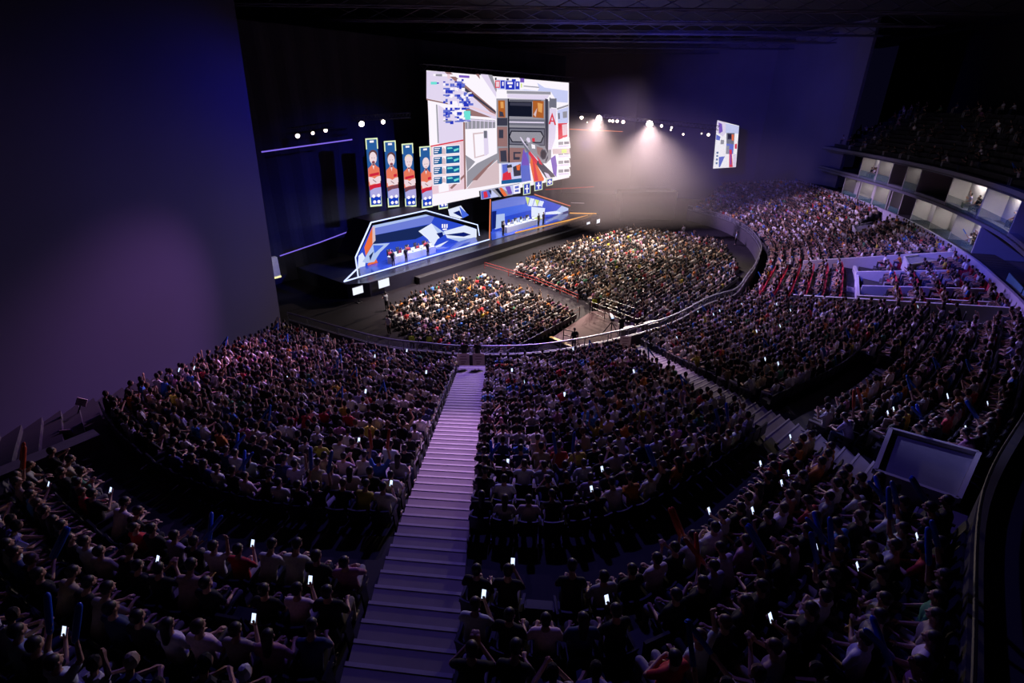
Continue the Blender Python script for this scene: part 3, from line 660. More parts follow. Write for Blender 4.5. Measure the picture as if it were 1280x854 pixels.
q([(486, 500), (540, 496), (548, 580), (492, 580)], BRN); q([(496, 515), (532, 512), (536, 580), (500, 580)], GR3); q([(548, 496), (640, 498), (640, 590), (548, 590)], BRN); q([(574, 522), (618, 522), (618, 532), (584, 532), (584, 552), (612, 552), (612, 568), (574, 568)], GR3)
q([(540, 205), (548, 205), (552, 590), (544, 590)], BLK); q([(762, 205), (780, 210), (780, 560), (764, 590)], GR3)
q([(788, 200), (830, 205), (830, 262), (788, 256)], GR2); q([(795, 205), (806, 180), (822, 205)], W); q([(788, 262), (830, 266), (822, 440), (800, 508), (780, 510)], PALE)
q([(804, 288), (828, 362), (818, 362), (804, 312), (792, 358), (782, 356)], RED); q([(794, 334), (818, 336), (820, 344), (793, 342)], RED)
q([(832, 262), (900, 240), (900, 250), (834, 272)], GR1); q([(834, 275), (900, 255), (898, 350), (838, 350)], SKY); q([(838, 292), (848, 290), (850, 325), (840, 328)], GR2); q([(866, 284), (892, 280), (892, 318), (868, 322)], GR1); q([(838, 352), (892, 350), (894, 430), (840, 450)], RED); q([(862, 360), (892, 356), (892, 420), (866, 425)], PINK)
# HUD: scores, map, cards
q([(98, 58), (250, 64), (250, 76), (98, 72)], W); q([(112, 60), (150, 60), (150, 74), (112, 72)], GR1); q([(250, 66), (312, 70), (312, 84), (250, 80)], PUR); q([(180, 60), (196, 60), (198, 88), (182, 86)], PINK)
rm = random.Random(5)
for gx in range(130, 312, 13):
    for gy in range(90, 340, 13):
        inside = (140 <= gx <= 270 and gy < 165) or (155 <= gx <= 300 and 165 <= gy <= 240) or (150 <= gx <= 290 and gy > 250 and gx+gy > 420)
        if inside and rm.random() < .55: ww = rm.choice((13, 20, 30)); hh = rm.choice((8, 13, 20)); R(gx, gy, gx+ww, gy+hh, rm.choice((BLU, BLM, BLU, BLM, W, PALE)))
for r_ in ((274, 278, 312, 330, CY), (266, 316, 280, 330, W), (76, 106, 112, 122, CY), (112, 110, 124, 118, BLU), (152, 334, 200, 340, GR1), (230, 334, 312, 340, BLM)): R(*r_)
R(458, 98, 486, 142, RED); R(463, 104, 482, 136, PINK)
for r_ in ((490, 98, 514, 146, BLU), (500, 106, 508, 130, W), (520, 102, 574, 152, BLU), (530, 108, 562, 120, W), (540, 128, 556, 140, W), (578, 104, 602, 150, BLU), (586, 112, 594, 132, W), (604, 110, 626, 154, W), (610, 116, 618, 140, YG), (462, 82, 600, 90, W), (456, 82, 466, 96, GR3), (525, 86, 538, 98, GR3), (556, 90, 580, 104, BLU), (606, 86, 630, 110, PUR)): R(*r_)
for i in range(4):
    y = 485+i*59; a = i*2
    q([(86, y+4), (250, y-8), (250, y+46), (88, y+58)], W); q([(92, y+9), (142, y+5), (142, y+48), (92, y+52)], TEAL); q([(166, y+3), (246, y-3), (246, y+40), (166, y+46)], TEAL)
    q([(142, y+20), (152, y+8), (162, y+20), (164, y+50), (142, y+50)], SAND)
    for j in range(3): q([(96, y+14+j*12), (130-6*j, y+12+j*12), (130-6*j, y+17+j*12), (96, y+19+j*12)], W)
    q([(172, y+10), (200, y+8), (206, y+16), (174, y+20)], CY); q([(210, y+22), (240, y+12), (242, y+22), (214, y+34)], CY)
q([(120, 722), (150, 700), (178, 710), (182, 750), (122, 762)], W)
for i in range(4):
    y = 456+i*52+(i > 0)*8
    q([(826, y), (898, y-4), (904, y+42), (826, y+48)], W); q([(832, y+6), (860, y+4), (860, y+22), (832, y+24)], GR1); q([(866, y+4), (894, y+2), (896, y+18), (866, y+20)], GR2); q([(832, y+28), (892, y+24), (894, y+34), (832, y+38)], PALE)
q([(796, 504), (898, 500), (898, 530), (798, 534)], SAND); q([(850, 506), (880, 504), (880, 526), (850, 528)], YG); q([(856, 436), (896, 434), (896, 450), (856, 452)], W)
# camera inset, rifle and arms
q([(490, 588), (610, 580), (612, 700), (492, 712)], SKY); q([(496, 596), (530, 592), (540, 640), (500, 660)], BLM); q([(500, 650), (545, 626), (556, 700), (496, 708)], RED); q([(526, 606), (552, 602), (556, 640), (532, 644)], SAND); q([(524, 600), (552, 594), (556, 612), (526, 616)], GR3); q([(560, 610), (606, 590), (608, 660), (566, 666)], GR3); q([(580, 600), (604, 596), (600, 630), (584, 628)], ORG); q([(492, 690), (612, 676), (612, 700), (492, 712)], TEAL)
q([(618, 530), (650, 520), (668, 690), (612, 700), (606, 610)], BLM); q([(622, 500), (640, 540), (660, 600), (612, 600)], PUR)
q([(668, 545), (700, 590), (745, 680), (742, 692), (684, 698), (662, 590)], ORG); q([(676, 560), (690, 590), (712, 690), (690, 694)], RED); q([(784, 560), (812, 540), (822, 600), (818, 670), (800, 650)], PUR)
q([(600, 432), (608, 434), (660, 515), (720, 580), (800, 664), (792, 672), (706, 596), (645, 520)], PALE); q([(604, 446), (720, 590), (712, 598), (640, 515)], GR2)
q([(660, 516), (700, 566), (720, 590), (700, 600), (652, 530)], RED); q([(706, 572), (722, 574), (800, 650), (812, 668), (756, 676), (700, 594)], GR3); q([(745, 640), (770, 650), (790, 680), (760, 672)], PALE)
q([(640, 428), (662, 432), (676, 466), (752, 496), (770, 536), (748, 576), (712, 566), (686, 516), (648, 478), (630, 450)], GR1); q([(644, 434), (658, 438), (664, 462), (650, 466), (638, 448)], PALE); q([(668, 474), (690, 480), (692, 502), (672, 500)], W); q([(700, 488), (740, 500), (728, 556), (704, 530)], BRN)
q([(730, 506), (750, 508), (762, 530), (754, 560), (736, 568), (722, 550), (722, 524)], GR3); q([(734, 514), (748, 516), (756, 532), (750, 554), (738, 560), (728, 546), (728, 526)], BLK); q([(672, 440), (688, 438), (690, 460), (674, 460)], RED); q([(700, 540), (722, 570), (736, 600), (716, 590)], RED)
L = [([p for p in pts], m) for pts, m in L]
k = graphic('screen_image', L, 0, root, .0016); k.matrix_parent_inverse = root.matrix_basis.inverted()
# hanging truss of the main screen
o = truss('rigging_truss', PS(527, 84, -.6), PS(716, 100, -.6), .6, 34, surf('blue_painted_truss', (.1, .1, .14), .6)); tag(o, 'blue-lit lattice truss carrying the huge game screen', 'truss')
# lower ticker strip under the main screen
root = empty('led_ticker', PS(620, 240, .05)); tag(root, 'slanted lower strip of video tiles under the huge screen', 'screen'); inv = root.matrix_basis.inverted()
P4 = [(540, 259), (640, 237), (652, 242), (652, 251), (545, 262)]
Z = [(600.5, 239), (650, 229.5), (650.5, 241.5), (601.5, 249.5)]
mb = MB(); slab_px(mb, Z, .28, .25); mb.obj('screen_housing', M_DARKMETAL, root).matrix_parent_inverse = inv
LL = [(Z, SKY), ([(601, 239.5), (613, 237), (613, 247), (602, 249)], BLM), ([(604, 240), (608, 239), (610, 246), (605, 248)], RED), ([(610, 238), (614, 237.5), (614, 244)], GR3), ([(614, 237), (626, 234.5), (641, 244), (624, 246.5)], GR1),
      ([(624, 235), (627, 234.5), (634, 244.5), (628, 246)], ORG), ([(618, 236), (622, 235), (630, 246), (627, 246.3)], BLK), ([(631, 233.5), (637, 232.5), (640, 242), (635, 243)], PUR), ([(641, 231.5), (650, 230), (650, 241), (642, 242.5)], W), ([(643, 233), (648, 232), (648, 235), (643, 236)], BLM), ([(643, 237.5), (648, 236.7), (648, 239.5), (643, 240)], BLM)]
graphic('screen_image', LL, .28, root, .008).matrix_parent_inverse = inv
# -------- portrait panels
z5 = lambda x, y: (450+x/8.54, 165+y/8.54)
PANEL = E('panel_blue', (40, 92, 158)); BORD = E('panel_border', (222, 236, 190), 1.1); SKN = E('portrait_skin', (238, 216, 222)); HAIRE = E('portrait_hair', (96, 62, 66)); FAIR = E('portrait_fair_hair', (236, 214, 190)); JER = E('jersey_orange', (232, 120, 92)); JERD = E('jersey_red', (205, 34, 62)); ROY = E('panel_royal', (20, 60, 190)); LAV = E('panel_lavender', (176, 170, 225)); DKB = E('portrait_shade', (120, 70, 84))
tx = [(55, 70, 185, 62, 232, 790, 108, 800), (253, 98, 378, 90, 418, 795, 298, 806), (443, 128, 563, 118, 600, 795, 482, 806), (632, 158, 752, 148, 772, 800, 660, 815), (800, 196, 930, 186, 936, 812, 838, 828)]
who = ['dark-haired', 'brown-haired bearded', 'fair-haired', 'bald', 'part-hidden']
for i, (a, b, c, d, e, f, g, h) in enumerate(tx):
    def w(u, v, a=a, b=b, c=c, d=d, e=e, f=f, g=g, h=h):   # u across 0..1, v down 0..1
        x = (a*(1-u)+c*u)*(1-v)+(g*(1-u)+e*u)*v; y = (b*(1-u)+d*u)*(1-v)+(h*(1-u)+f*u)*v; return z5(x, y)
    off = -.9 if i == 4 else .02*0
    root = empty('portrait_panel', PS(*w(.5, 1), off)); inv = root.matrix_basis.inverted()
    tag(root, ('tall hanging screen panel showing a %s player in orange jersey' % who[i]) if i < 4 else 'tall portrait panel mostly hidden behind the huge screen', 'screen panel', 'tall portrait panels')
    mb = MB(); slab_px(mb, [w(0, 0), w(1, 0), w(1, 1), w(0, 1)], off-.02, .25); mb.obj('panel_housing', M_DARKMETAL, root).matrix_parent_inverse = inv
    Q = lambda pts, m: LL.append(([w(*p) for p in pts], m))
    LL = []; Q([(0.03, .0), (.97, .0), (.97, 1), (.03, 1)], PANEL)
    for rr in ((0, 0, 1, .02), (0, 0, .09, .16), (.91, 0, 1, .16), (0, .975, 1, 1), (0, .86, .09, 1), (.91, .86, 1, 1)): Q([(rr[0], rr[1]), (rr[2], rr[1]), (rr[2], rr[3]), (rr[0], rr[3])], BORD)
    Q([(.32, .035), (.66, .035), (.66, .065), (.32, .065)], W)
    Q([(.03, .44), (.3, .40), (.38, .38), (.62, .38), (.75, .41), (.98, .44), (1.0, .68), (0.0, .70)], JER)
    Q([(.36, .37), (.62, .37), (.50, .46)], SKN); Q([(.42, .33), (.58, .33), (.6, .40), (.4, .40)], DKB)
    circ = lambda cx, cy, rx, ry, n=14: [(cx+rx*math.cos(2*PI*j/n), cy+ry*math.sin(2*PI*j/n)) for j in range(n)]
    if i != 3: Q(circ(.52, .245, .36, .075), FAIR if i == 2 else HAIRE)
    Q(circ(.50, .29 if i != 3 else .27, .31, .09), SKN)
    if i < 2: Q([(.36, .345), (.5, .33), (.64, .345), (.6, .375), (.4, .375)], DKB)
    Q([(.36, .285), (.44, .285), (.44, .292), (.36, .292)], DKB); Q([(.56, .285), (.64, .285), (.64, .292), (.56, .292)], DKB); Q([(.43, .333), (.57, .333), (.57, .34), (.43, .34)], JERD)
    Q([(.1, .52), (.9, .50), (.9, .54), (.1, .56)] if i in (0, 2) else [(.62, .51), (.9, .50), (.9, .54), (.62, .55)], JERD)
    Q([(.0, .56), (.3, .57), (.95, .64), (.95, .68), (.3, .66), (.0, .63)], SKN); Q([(1.0, .555), (.7, .565), (.05, .64), (.08, .68), (.7, .655), (1, .63)], SKN); Q([(.35, .60), (.62, .64), (.6, .65), (.33, .61)], DKB)
    Q([(.0, .69), (.95, .66), (.96, .72), (.4, .73), (.0, .76)], JERD if i in (0, 3) else DKB); Q([(0.02, .76), (.4, .73), (.98, .72), (.98, .86), (.02, .86)], LAV)
    Q([(.09, .86), (.91, .85), (.91, .97), (.09, .97)], ROY)
    for (cx, cy) in ((.3, .845), (.72, .84), (.34, .93), (.7, .93)): Q(circ(cx, cy, .14, .026, 8), W)
    graphic('panel_image', LL, off, root, .006).matrix_parent_inverse = inv
# small tiles peeking below the screen
for n_, (a, b, c, d) in enumerate([(654, 229, 663, 243), (668, 226, 678, 238), (683, 223, 691, 232)]):
    root = empty('badge_panel', PS(a, d, .1)); inv = root.matrix_basis.inverted(); tag(root, '%s small blue badge tile hanging under the huge screen, counted from its middle' % nth(n_+1), 'screen panel', 'small badge tiles')
    mb = MB(); pts = [(a, b+1), (c, b-1), (c, d-1), (a, d+1)]; slab_px(mb, pts, .05, .2); mb.obj('panel_housing', M_DARKMETAL, root).matrix_parent_inverse = inv
    m = (a+c)/2; y = (b+d)/2; graphic('panel_image', [(pts, BORD), ([(a+.9, b+1.6), (c-.9, b-.1), (c-.9, d-1.8), (a+.9, d)], ROY), ([(m-2.4, y-.8), (m+2.4, y-1.2), (m+2.4, y+.6), (m-2.4, y+1)], W), ([(m-.8, b+2), (m+.8, b+2), (m+.8, d-2), (m-.8, d-2)], W)], .05, root, .01).matrix_parent_inverse = inv
# -------- booths
def led_line(name, pts, off, mat, label, cat='light strip', r=.07, group=None):
    mb = MB(); P = [PS(a, b, off) for a, b in pts]
    for a, b in zip(P[:-1], P[1:]): mb.beam(a, b, r, r)
    o = mb.obj(name, mat); tag(o, label, cat, group); return o
LEDW = E('led_white_blue', (196, 208, 255), 1.6); LEDP = E('led_violet', (130, 105, 230), 1.0); LEDO = E('led_orange', (240, 132, 92), .9); LEDA = E('led_amber', (235, 165, 80), 1.0); LEDR = E('led_red', (190, 50, 40), .55)
BS = {k: E('booth_'+k, c) for k, c in dict(blue=(44, 74, 205), deep=(14, 30, 110), mid=(70, 105, 225), pale=(176, 196, 240), white=(226, 234, 255), grad=(110, 126, 215), navy=(24, 40, 90)).items()}
z4 = lambda x, y: (430+x/6.737, 250+y/6.737)
def booth(nm, outline, roofpts, layers, off_back, label):
    root = empty(nm, PS(outline[0][0], outline[0][1], 4.4)); inv = root.matrix_basis.inverted(); tag(root, label, 'player booth')
    # back screen
    P = [PS(a, b, off_back) for a, b in roofpts]; mb = MB(); mb.prism(P, -SN*.3); mb.obj('back_wall', M_DARKMETAL, root).matrix_parent_inverse = inv
    graphic('back_screen', layers, off_back+.02, root, .012).matrix_parent_inverse = inv
    return root, inv
# left booth
OUT = [z4(*p) for p in [(120, 650), (97, 485), (228, 190), (690, 88), (1125, 210), (1140, 300)]]
o = led_line('led_strip', OUT, 4.4, LEDW, 'thin white light strip outlining the roof of the wide blue booth', r=.10)
o = led_line('led_strip', [z4(*p) for p in [(105, 585), (0, 688), (120, 652), (1225, 332)]], 5.0, LEDW, 'thin white light strip along the stage edge below the blue booth', r=.10)
LB = []
def b4(pts, m): LB.append(([z4(*p) for p in pts], m))
bk_ = [(108, 612), (112, 480), (240, 215), (690, 122), (1108, 240), (1108, 330), (560, 440), (300, 530), (130, 620)]
b4(bk_, BS['blue']); b4([(240, 215), (690, 122), (760, 142), (730, 200), (238, 300)], BS['grad']); b4([(238, 300), (730, 205), (800, 240), (600, 330), (240, 372)], BS['navy'])
b4([(240, 215), (690, 122), (720, 132), (240, 240)], BS['pale'])
b4([(168, 400), (236, 225), (256, 222), (262, 330), (205, 430), (180, 470)], ORG); b4([(236, 225), (256, 222), (262, 340), (236, 370)], SAND); b4([(200, 610), (195, 540), (255, 470), (295, 560), (298, 600)], ORG)
b4([(110, 600), (118, 470), (150, 440), (180, 500), (165, 620)], BS['white']); b4([(150, 520), (240, 370), (380, 362), (300, 440), (250, 520), (190, 530)], BS['pale']); b4([(240, 380), (330, 380), (250, 450)], BS['mid']); b4([(205, 470), (245, 430), (215, 510)], BS['navy'])
b4([(620, 262), (730, 196), (850, 282), (780, 330), (740, 400), (700, 330)], BS['white']); b4([(730, 196), (850, 282), (790, 290)], BS['pale']); b4([(770, 280), (820, 268), (830, 300), (800, 320)], BS['deep'])
b4([(830, 262), (1010, 212), (1108, 245), (1108, 345), (1040, 372), (860, 318)], BS['white']); b4([(840, 292), (1000, 270), (1060, 290), (1000, 308)], BS['deep']); b4([(860, 318), (1108, 320), (1108, 345), (1040, 372)], BS['pale'])
b4([(820, 240), (856, 238), (856, 250), (820, 252)], W)
for i in range(3): b4([(812+i*18, 202), (824+i*18, 200), (824+i*18, 232), (812+i*18, 234)], W)
b4([(740, 392), (870, 338), (780, 404)], BS['white'])
rootL, invL = booth('player_booth', OUT, [z4(*p) for p in bk_], LB, 1.4, 'blue glowing player booth with six-sided outline on the stage')
mb = MB(); mb.prism([ST(px_s(450, 343, 4.2), 4.3, 1.47), ST(px_s(598, 302, 4.2), 4.3, 1.47), ST(px_s(594, 300, 1.5), 1.4, 1.47), ST(px_s(450, 335, 1.5), 1.4, 1.47)], (0, 0, .05))
mb.obj('booth_floor', surf('glossy_blue_floor', (.03, .07, .40), .12, noise=.05), rootL).matrix_parent_inverse = invL
mb = MB(); P = [PS(a, b, 4.35) for a, b in OUT[1:5]]; Q_ = [PS(a, b, 1.4)+V((0, 0, .1)) for a, b in OUT[1:5]]
for i in range(3):
    d = -SN*2.9; mb.prism([P[i], P[i+1], P[i+1]+d, P[i]+d], (0, 0, .12))
mb.obj('booth_roof', M_DARKMETAL, rootL).matrix_parent_inverse = invL
# right booth
z3 = lambda x, y: (560+x/5.818, 230+y/5.818)
RO = [z3(*p) for p in [(300, 398), (308, 118), (560, 82)]]
led_line('led_strip', [z3(*p) for p in [(302, 400), (308, 112)]], 4.4, LEDO, 'upright orange light strip at the edge of the far booth', r=.14)
led_line('led_strip', [z3(*p) for p in [(630, 76), (888, 160)]], 4.4, LEDO, 'sloping orange light strip along the roof of the far booth', r=.10)
led_line('led_strip', [z3(*p) for p in [(490, 355), (900, 258), (1076, 216), (888, 212)]], 5.0, LEDA, 'amber light strip along the stage edge ending in a point', r=.14)
RB = []
def b3(pts, m): RB.append(([z3(*p) for p in pts], m))
rb = [(318, 385), (318, 130), (470, 92), (640, 88), (862, 168), (866, 250), (330, 350)]
rb = [(318, 370), (318, 130), (470, 95), (620, 86), (866, 172), (868, 245), (600, 285)]
b3(rb, BS['blue']); b3([(318, 130), (470, 95), (575, 92), (560, 150), (318, 200)], BS['grad']); b3([(318, 190), (560, 145), (640, 180), (320, 260)], BS['mid'])
b3([(330, 225), (410, 215), (412, 310), (340, 330)], BS['pale']); b3([(318, 200), (350, 195), (345, 320), (318, 330)], BS['deep'])
for i in range(4): b3([(560+i*34, 92+i*9), (592+i*34, 100+i*9), (576+i*34, 158+i*4)], YG if i % 2 == 0 else BS['white'])
for i in range(3): b3([(578+i*34, 160), (608+i*34, 162), (594+i*34, 104+i*8)], BS['white'])
b3([(600, 165), (700, 175), (690, 250), (600, 260)], BS['white']); b3([(560, 270), (640, 240), (720, 262), (600, 285)], YG)
b3([(770, 205), (820, 158), (868, 175), (868, 205), (800, 222)], BS['pale']); b3([(700, 205), (780, 195), (830, 212), (780, 218), (700, 222)], BS['white']); b3([(780, 225), (868, 210), (868, 245), (810, 256)], BS['white']); b3([(805, 212), (868, 190), (868, 208)], BS['deep'])
b3([(450, 260), (520, 240), (560, 262), (470, 300)], BS['pale'])
rootR, invR = booth('player_booth', RO, [z3(*p) for p in rb], RB, 1.2, 'far glowing player booth with orange edge and green zigzag')
mb = MB(); mb.prism([ST(px_s(614, 298, 4.2), 4.3, 1.47), ST(px_s(712, 274, 4.2), 4.3, 1.47), ST(px_s(709, 272, 1.3), 1.2, 1.47), ST(px_s(614, 290, 1.3), 1.2, 1.47)], (0, 0, .05))
mb.obj('booth_floor', MATS['glossy_blue_floor'], rootR).matrix_parent_inverse = invR
# angled screen piece between the booths
LM = [([(560, 262), (576, 257), (585, 269), (574, 274), (562, 270)], BS['white']), ([(574, 258), (586, 269), (578, 273)], BS['mid']), ([(566, 266), (574, 263), (578, 272)], BS['deep'])]
root = empty('accent_screen', PS(572, 272, .8)); inv = root.matrix_basis.inverted(); tag(root, 'small angular white and blue screen between the booths and big screen', 'screen')
mb = MB(); slab_px(mb, LM[0][0], .75, .2); mb.obj('screen_housing', M_DARKMETAL, root).matrix_parent_inverse = inv; graphic('screen_image', LM, .78, root, .012).matrix_parent_inverse = inv
# desks with monitors and players
M_DESK = surf('white_desk_laminate', (.55, .57, .65), .4, noise=.05); M_MONB = surf('monitor_plastic', (.02, .02, .025), .4); M_MONE = emit('monitor_glow', (235, 240, 255), 1.1)
def gaming_desk(s0, s1, off, lab, team):
    L_ = s1-s0; root = empty('gaming_desk', ST((s0+s1)/2, off, 1.5), math.atan2(SE.y, SE.x)); tag(root, lab, 'desk')
    mb = MB(); mb.box((0, 0, .74), (L_, .8, .05), 0, 0, .01); mb.obj('desktop', M_DESK, root)
    mb = MB(); mb.box((0, -.38, .37), (L_, .04, .72), 0, 0, .01); mb.obj('modesty_panel', M_DESK, root)
    for e in (-1, 1): mb = MB(); mb.box((e*(L_/2-.05), 0, .36), (.06, .74, .72), 0, 0, .01); mb.obj('leg', M_DESK, root)
    for i in range(5):
        s = s0+L_*(i+.5)/5; b = ST(s, off+.15, 1.5+.765); r = empty('monitor', b, math.atan2(SE.y, SE.x)); tag(r, '%s monitor along the %s' % (nth(i+1), team), 'monitor', 'monitors on the '+team)
        a = MB(); a.box((0, 0, .30), (.62, .05, .36), 0, 0, .01); a.obj('housing', M_MONB, r); a = MB(); a.box((0, -.032, .30), (.58, .006, .32), 0, 0, .002); a.obj('display', M_MONE, r)
        a = MB(); a.lathe((0, 0, 0), [(.12, 0), (.12, .015), (.02, .03), (.02, .14)]); a.obj('stand', M_MONB, r)
        # player behind the desk facing the hall
        p = ST(s+.1, off-.75, 1.5); yw = math.atan2(-SN.x, SN.y); put_person(PROTO['leaning forward' if i % 2 else 'hands on lap'], p, yw, 'player seated at %s monitor of the %s' % (nth(i+1), team), 'players at the '+team, (.45, .05, .05) if 'near' in team else (.3, .33, .4), TROUS[0])
        a = MB(); a.box((0, 0, .42), (.5, .48, .1), 0, 0, .03); c = a.obj('gaming_chair', surf('chair_leather', (.03, .03, .04), .5)); c.location = p; c.rotation_euler = (0, 0, yw)
        bk2 = MB(); bk2.box((0, -.27, .88), (.46, .1, .8), 0, 0, .04); bk2.obj('backrest', MATS['chair_leather'], c); st = MB(); st.lathe((0, 0, 0), [(.3, 0), (.3, .05), (.04, .08), (.04, .38)]); st.obj('pedestal', M_DARKMETAL, c)
        tag(c, 'black gaming chair at %s monitor of the %s' % (nth(i+1), team), 'chair', 'gaming chairs at the '+team)
gaming_desk(px_s(484, 305, 2.8), px_s(540, 298, 2.8), 2.9, 'long white desk with five monitors in the near blue booth', 'near booth desk')
gaming_desk(px_s(630, 272, 2.8), px_s(668, 265, 2.8), 2.9, 'long white desk with five monitors in the far booth', 'far booth desk')
for n_, (a, b, t) in enumerate([(491, 323, 'beside the desk end in the near booth'), (508, 326, 'before the desk middle in the near booth'), (535, 317, 'by the white shapes in the near booth'), (629, 295, 'under the desk in the far booth'), (673, 283, 'by the green zigzag in the far booth'), (679, 281, 'furthest towards the amber tip in the far booth')]):
    d = PS(a, b, 3.9); put_person(STAND['a'], (d.x, d.y, 1.5), math.atan2(-SN.x, SN.y), 'dark-clothed person standing %s' % t, 'people standing on the stage', (.012, .012, .02), (.012, .012, .02))
# LED bars in the air
led_line('led_bar', [(327, 190), (385, 182), (440, 174.5)], -1, LEDP, 'long violet light bar high up by the dark wall edge', r=.10)
led_line('led_bar', [(350, 320), (400, 303), (445, 286)], -1, LEDP, 'long violet light bar low beside the near booth', r=.08)
led_line('led_bar', [(712, 161.5), (778, 164.5)], -3, LEDO, 'long orange light bar below the brightest lamps', r=.10)
led_line('led_bar', [(682, 237), (742, 233.5)], -3, LEDR, 'dim red light bar beside the bottom of the huge screen', r=.12)
led_line('led_bar', [(714, 253.5), (730, 254)], -3, E('led_dim', (140, 130, 140)), 'short dim light bar above the amber stage tip', r=.12)
# stage monitors, at the foot of the stage
for n_, (a, b, w_, t) in enumerate([(447, 363, 12, 'leftmost of the stage-foot monitors'), (479.5, 354, 13, 'beside the near booth corner'), (735, 280, 6, 'under the amber light tip'), (747.5, 276.5, 6, 'furthest along the stage foot')]):
    P = PS(a, b, 6.6); r = empty('floor_monitor', (P.x, P.y, 0), math.atan2(SE.y, SE.x)); tag(r, 'white glowing screen on a stand, %s' % t, 'monitor', 'glowing screens at the stage foot')
    W_ = w_/F*proj(P)[2]*1.25; a_ = MB(); a_.box((0, 0, P.z), (W_+.08, .1, W_*.62+.08), 0, 0, .02); a_.obj('housing', M_MONB, r); a_ = MB(); a_.box((0, -.056, P.z), (W_, .01, W_*.62)); 
    a_.obj('display', M_MONE, r)
    for k_ in range(3): pass
    a_ = MB(); a_.tube([(0, .02, 0), (0, .02, P.z-.2)], .04, 8); a_.box((0, .02, .03), (.6, .5, .06), 0, 0, .02); a_.obj('stand', M_DARKMETAL, r)
# -------- side screen
SS0, SS1 = V((36.6, 96, 0)), V((41.5, 93, 0))
def onseg(px, py, A, B):
    d = ray(px, py); n = V((-(B-A).y, (B-A).x, 0)); t = (A-V((0, 0, 0))).dot(n)/d.dot(n); return V((0, 0, CZ))+d*t
root = empty('side_screen', onseg(905, 212, SS0, SS1)); inv = root.matrix_basis.inverted(); tag(root, 'smaller hanging screen repeating the game view by the far seats', 'screen')
z6 = lambda x, y: (880+x/10.667, 140+y/10.667)
sn = V((-(SS1-SS0).y, (SS1-SS0).x, 0)).normalized(); sn = -sn if sn.y > 0 else sn
sp4 = [(178, 110), (468, 185), (425, 735), (120, 755)]
mb = MB(); mb.prism([onseg(*z6(*p), SS0, SS1) for p in sp4], -sn*.4); mb.obj('screen_housing', M_DARKMETAL, root).matrix_parent_inverse = inv
G = [(sp4, W), ([(178, 112), (290, 140), (290, 280), (250, 330), (160, 260)], PALE), ([(195, 140), (240, 160), (250, 260), (200, 290)], PUR), ([(165, 300), (220, 330), (210, 380), (160, 370)], BLM), ([(225, 370), (270, 375), (265, 430), (220, 430)], GR1), ([(290, 150), (468, 190), (462, 290), (290, 280)], SKY),
     ([(300, 280), (410, 280), (400, 430), (300, 420)], GR2), ([(318, 290), (368, 290), (368, 365), (318, 365)], BLK), ([(370, 300), (400, 300), (398, 385), (372, 380)], ORG), ([(300, 420), (400, 430), (390, 560), (292, 560)], BLM), ([(300, 450), (340, 450), (330, 560), (292, 560)], GR1), ([(412, 430), (442, 420), (440, 490), (412, 490)], RED), ([(392, 560), (435, 560), (425, 735), (388, 735)], PALE),
     ([(340, 500), (372, 500), (385, 735), (336, 735)], RED), ([(352, 560), (366, 560), (366, 700), (350, 700)], PUR), ([(200, 600), (280, 590), (215, 735), (200, 735)], BLM), ([(170, 530), (195, 530), (193, 555), (168, 555)], TEAL), ([(168, 575), (192, 575), (190, 598), (166, 598)], TEAL), ([(164, 620), (188, 620), (186, 645), (162, 645)], TEAL), ([(160, 670), (184, 670), (182, 695), (158, 695)], TEAL)]
mb = MB(); mats = []
for i, (pts, m) in enumerate(G):
    if m not in mats: mats.append(m)
    mb.add([onseg(*z6(*p), SS0, SS1)+sn*(.01*(i+1)) for p in pts], [tuple(range(len(pts)))], mats.index(m))
mb.obj('screen_image', mats, root).matrix_parent_inverse = inv
# ------------------------------------------------------------------ truss lamps
M_LAMPBODY = surf('lamp_body', (.03, .03, .035), .5, .3)
def spot_fixture(pos, aim, r, strength, col, label, energy=0, size=60, lcol=None, blend=.6, group='bright spotlights on the trusses'):
    pos, aim = V(pos), V(aim); d = (aim-pos).normalized(); root = empty('spotlight', pos); root.rotation_euler = d.to_track_quat('Z', 'Y').to_euler(); tag(root, label, 'spotlight', group)
    a = MB(); a.lathe((0, 0, -.42), [(.06, 0), (r*.9, .06), (r*1.05, .30), (r*1.1, .42)]); a.obj('lamp_body', M_LAMPBODY, root, True)
    a = MB(); a.lathe((0, 0, -.015), [(r, 0), (r, .012), (r*.7, .03)]); a.obj('lens', emit('lens_%s' % label.replace(' ', '_')[:30], col, strength), root, True)
    a = MB(); a.beam((-r*1.25, 0, -.2), (-r*1.25, .55, -.2), .04, .04); a.beam((r*1.25, 0, -.2), (r*1.25, .55, -.2), .04, .04); a.beam((-r*1.25, .55, -.2), (r*1.25, .55, -.2), .04, .04); a.obj('yoke', M_LAMPBODY, root)
    if energy:
        l = bpy.data.lights.new('spot_beam', 'SPOT'); l.energy = energy; l.spot_size = math.radians(size); l.spot_blend = blend; l.color = lcol or (1, .8, .65); l.shadow_soft_size = .15
        o = bpy.data.objects.new('spot_beam', l); COL.objects.link(o); o.location = pos+d*.1; o.rotation_euler = d.to_track_quat('-Z', 'Y').to_euler()
    return root
FB_C, FA_C = V((13, 64, 0)), V((0, 50, 0))
def at_z(px, py, off): return PS(px, py, off)
WARM = (255, 232, 214)
def PY(px, py, y=74.0):
    d = ray(px, py); return V((0, 0, CZ))+d*(y/d.y)
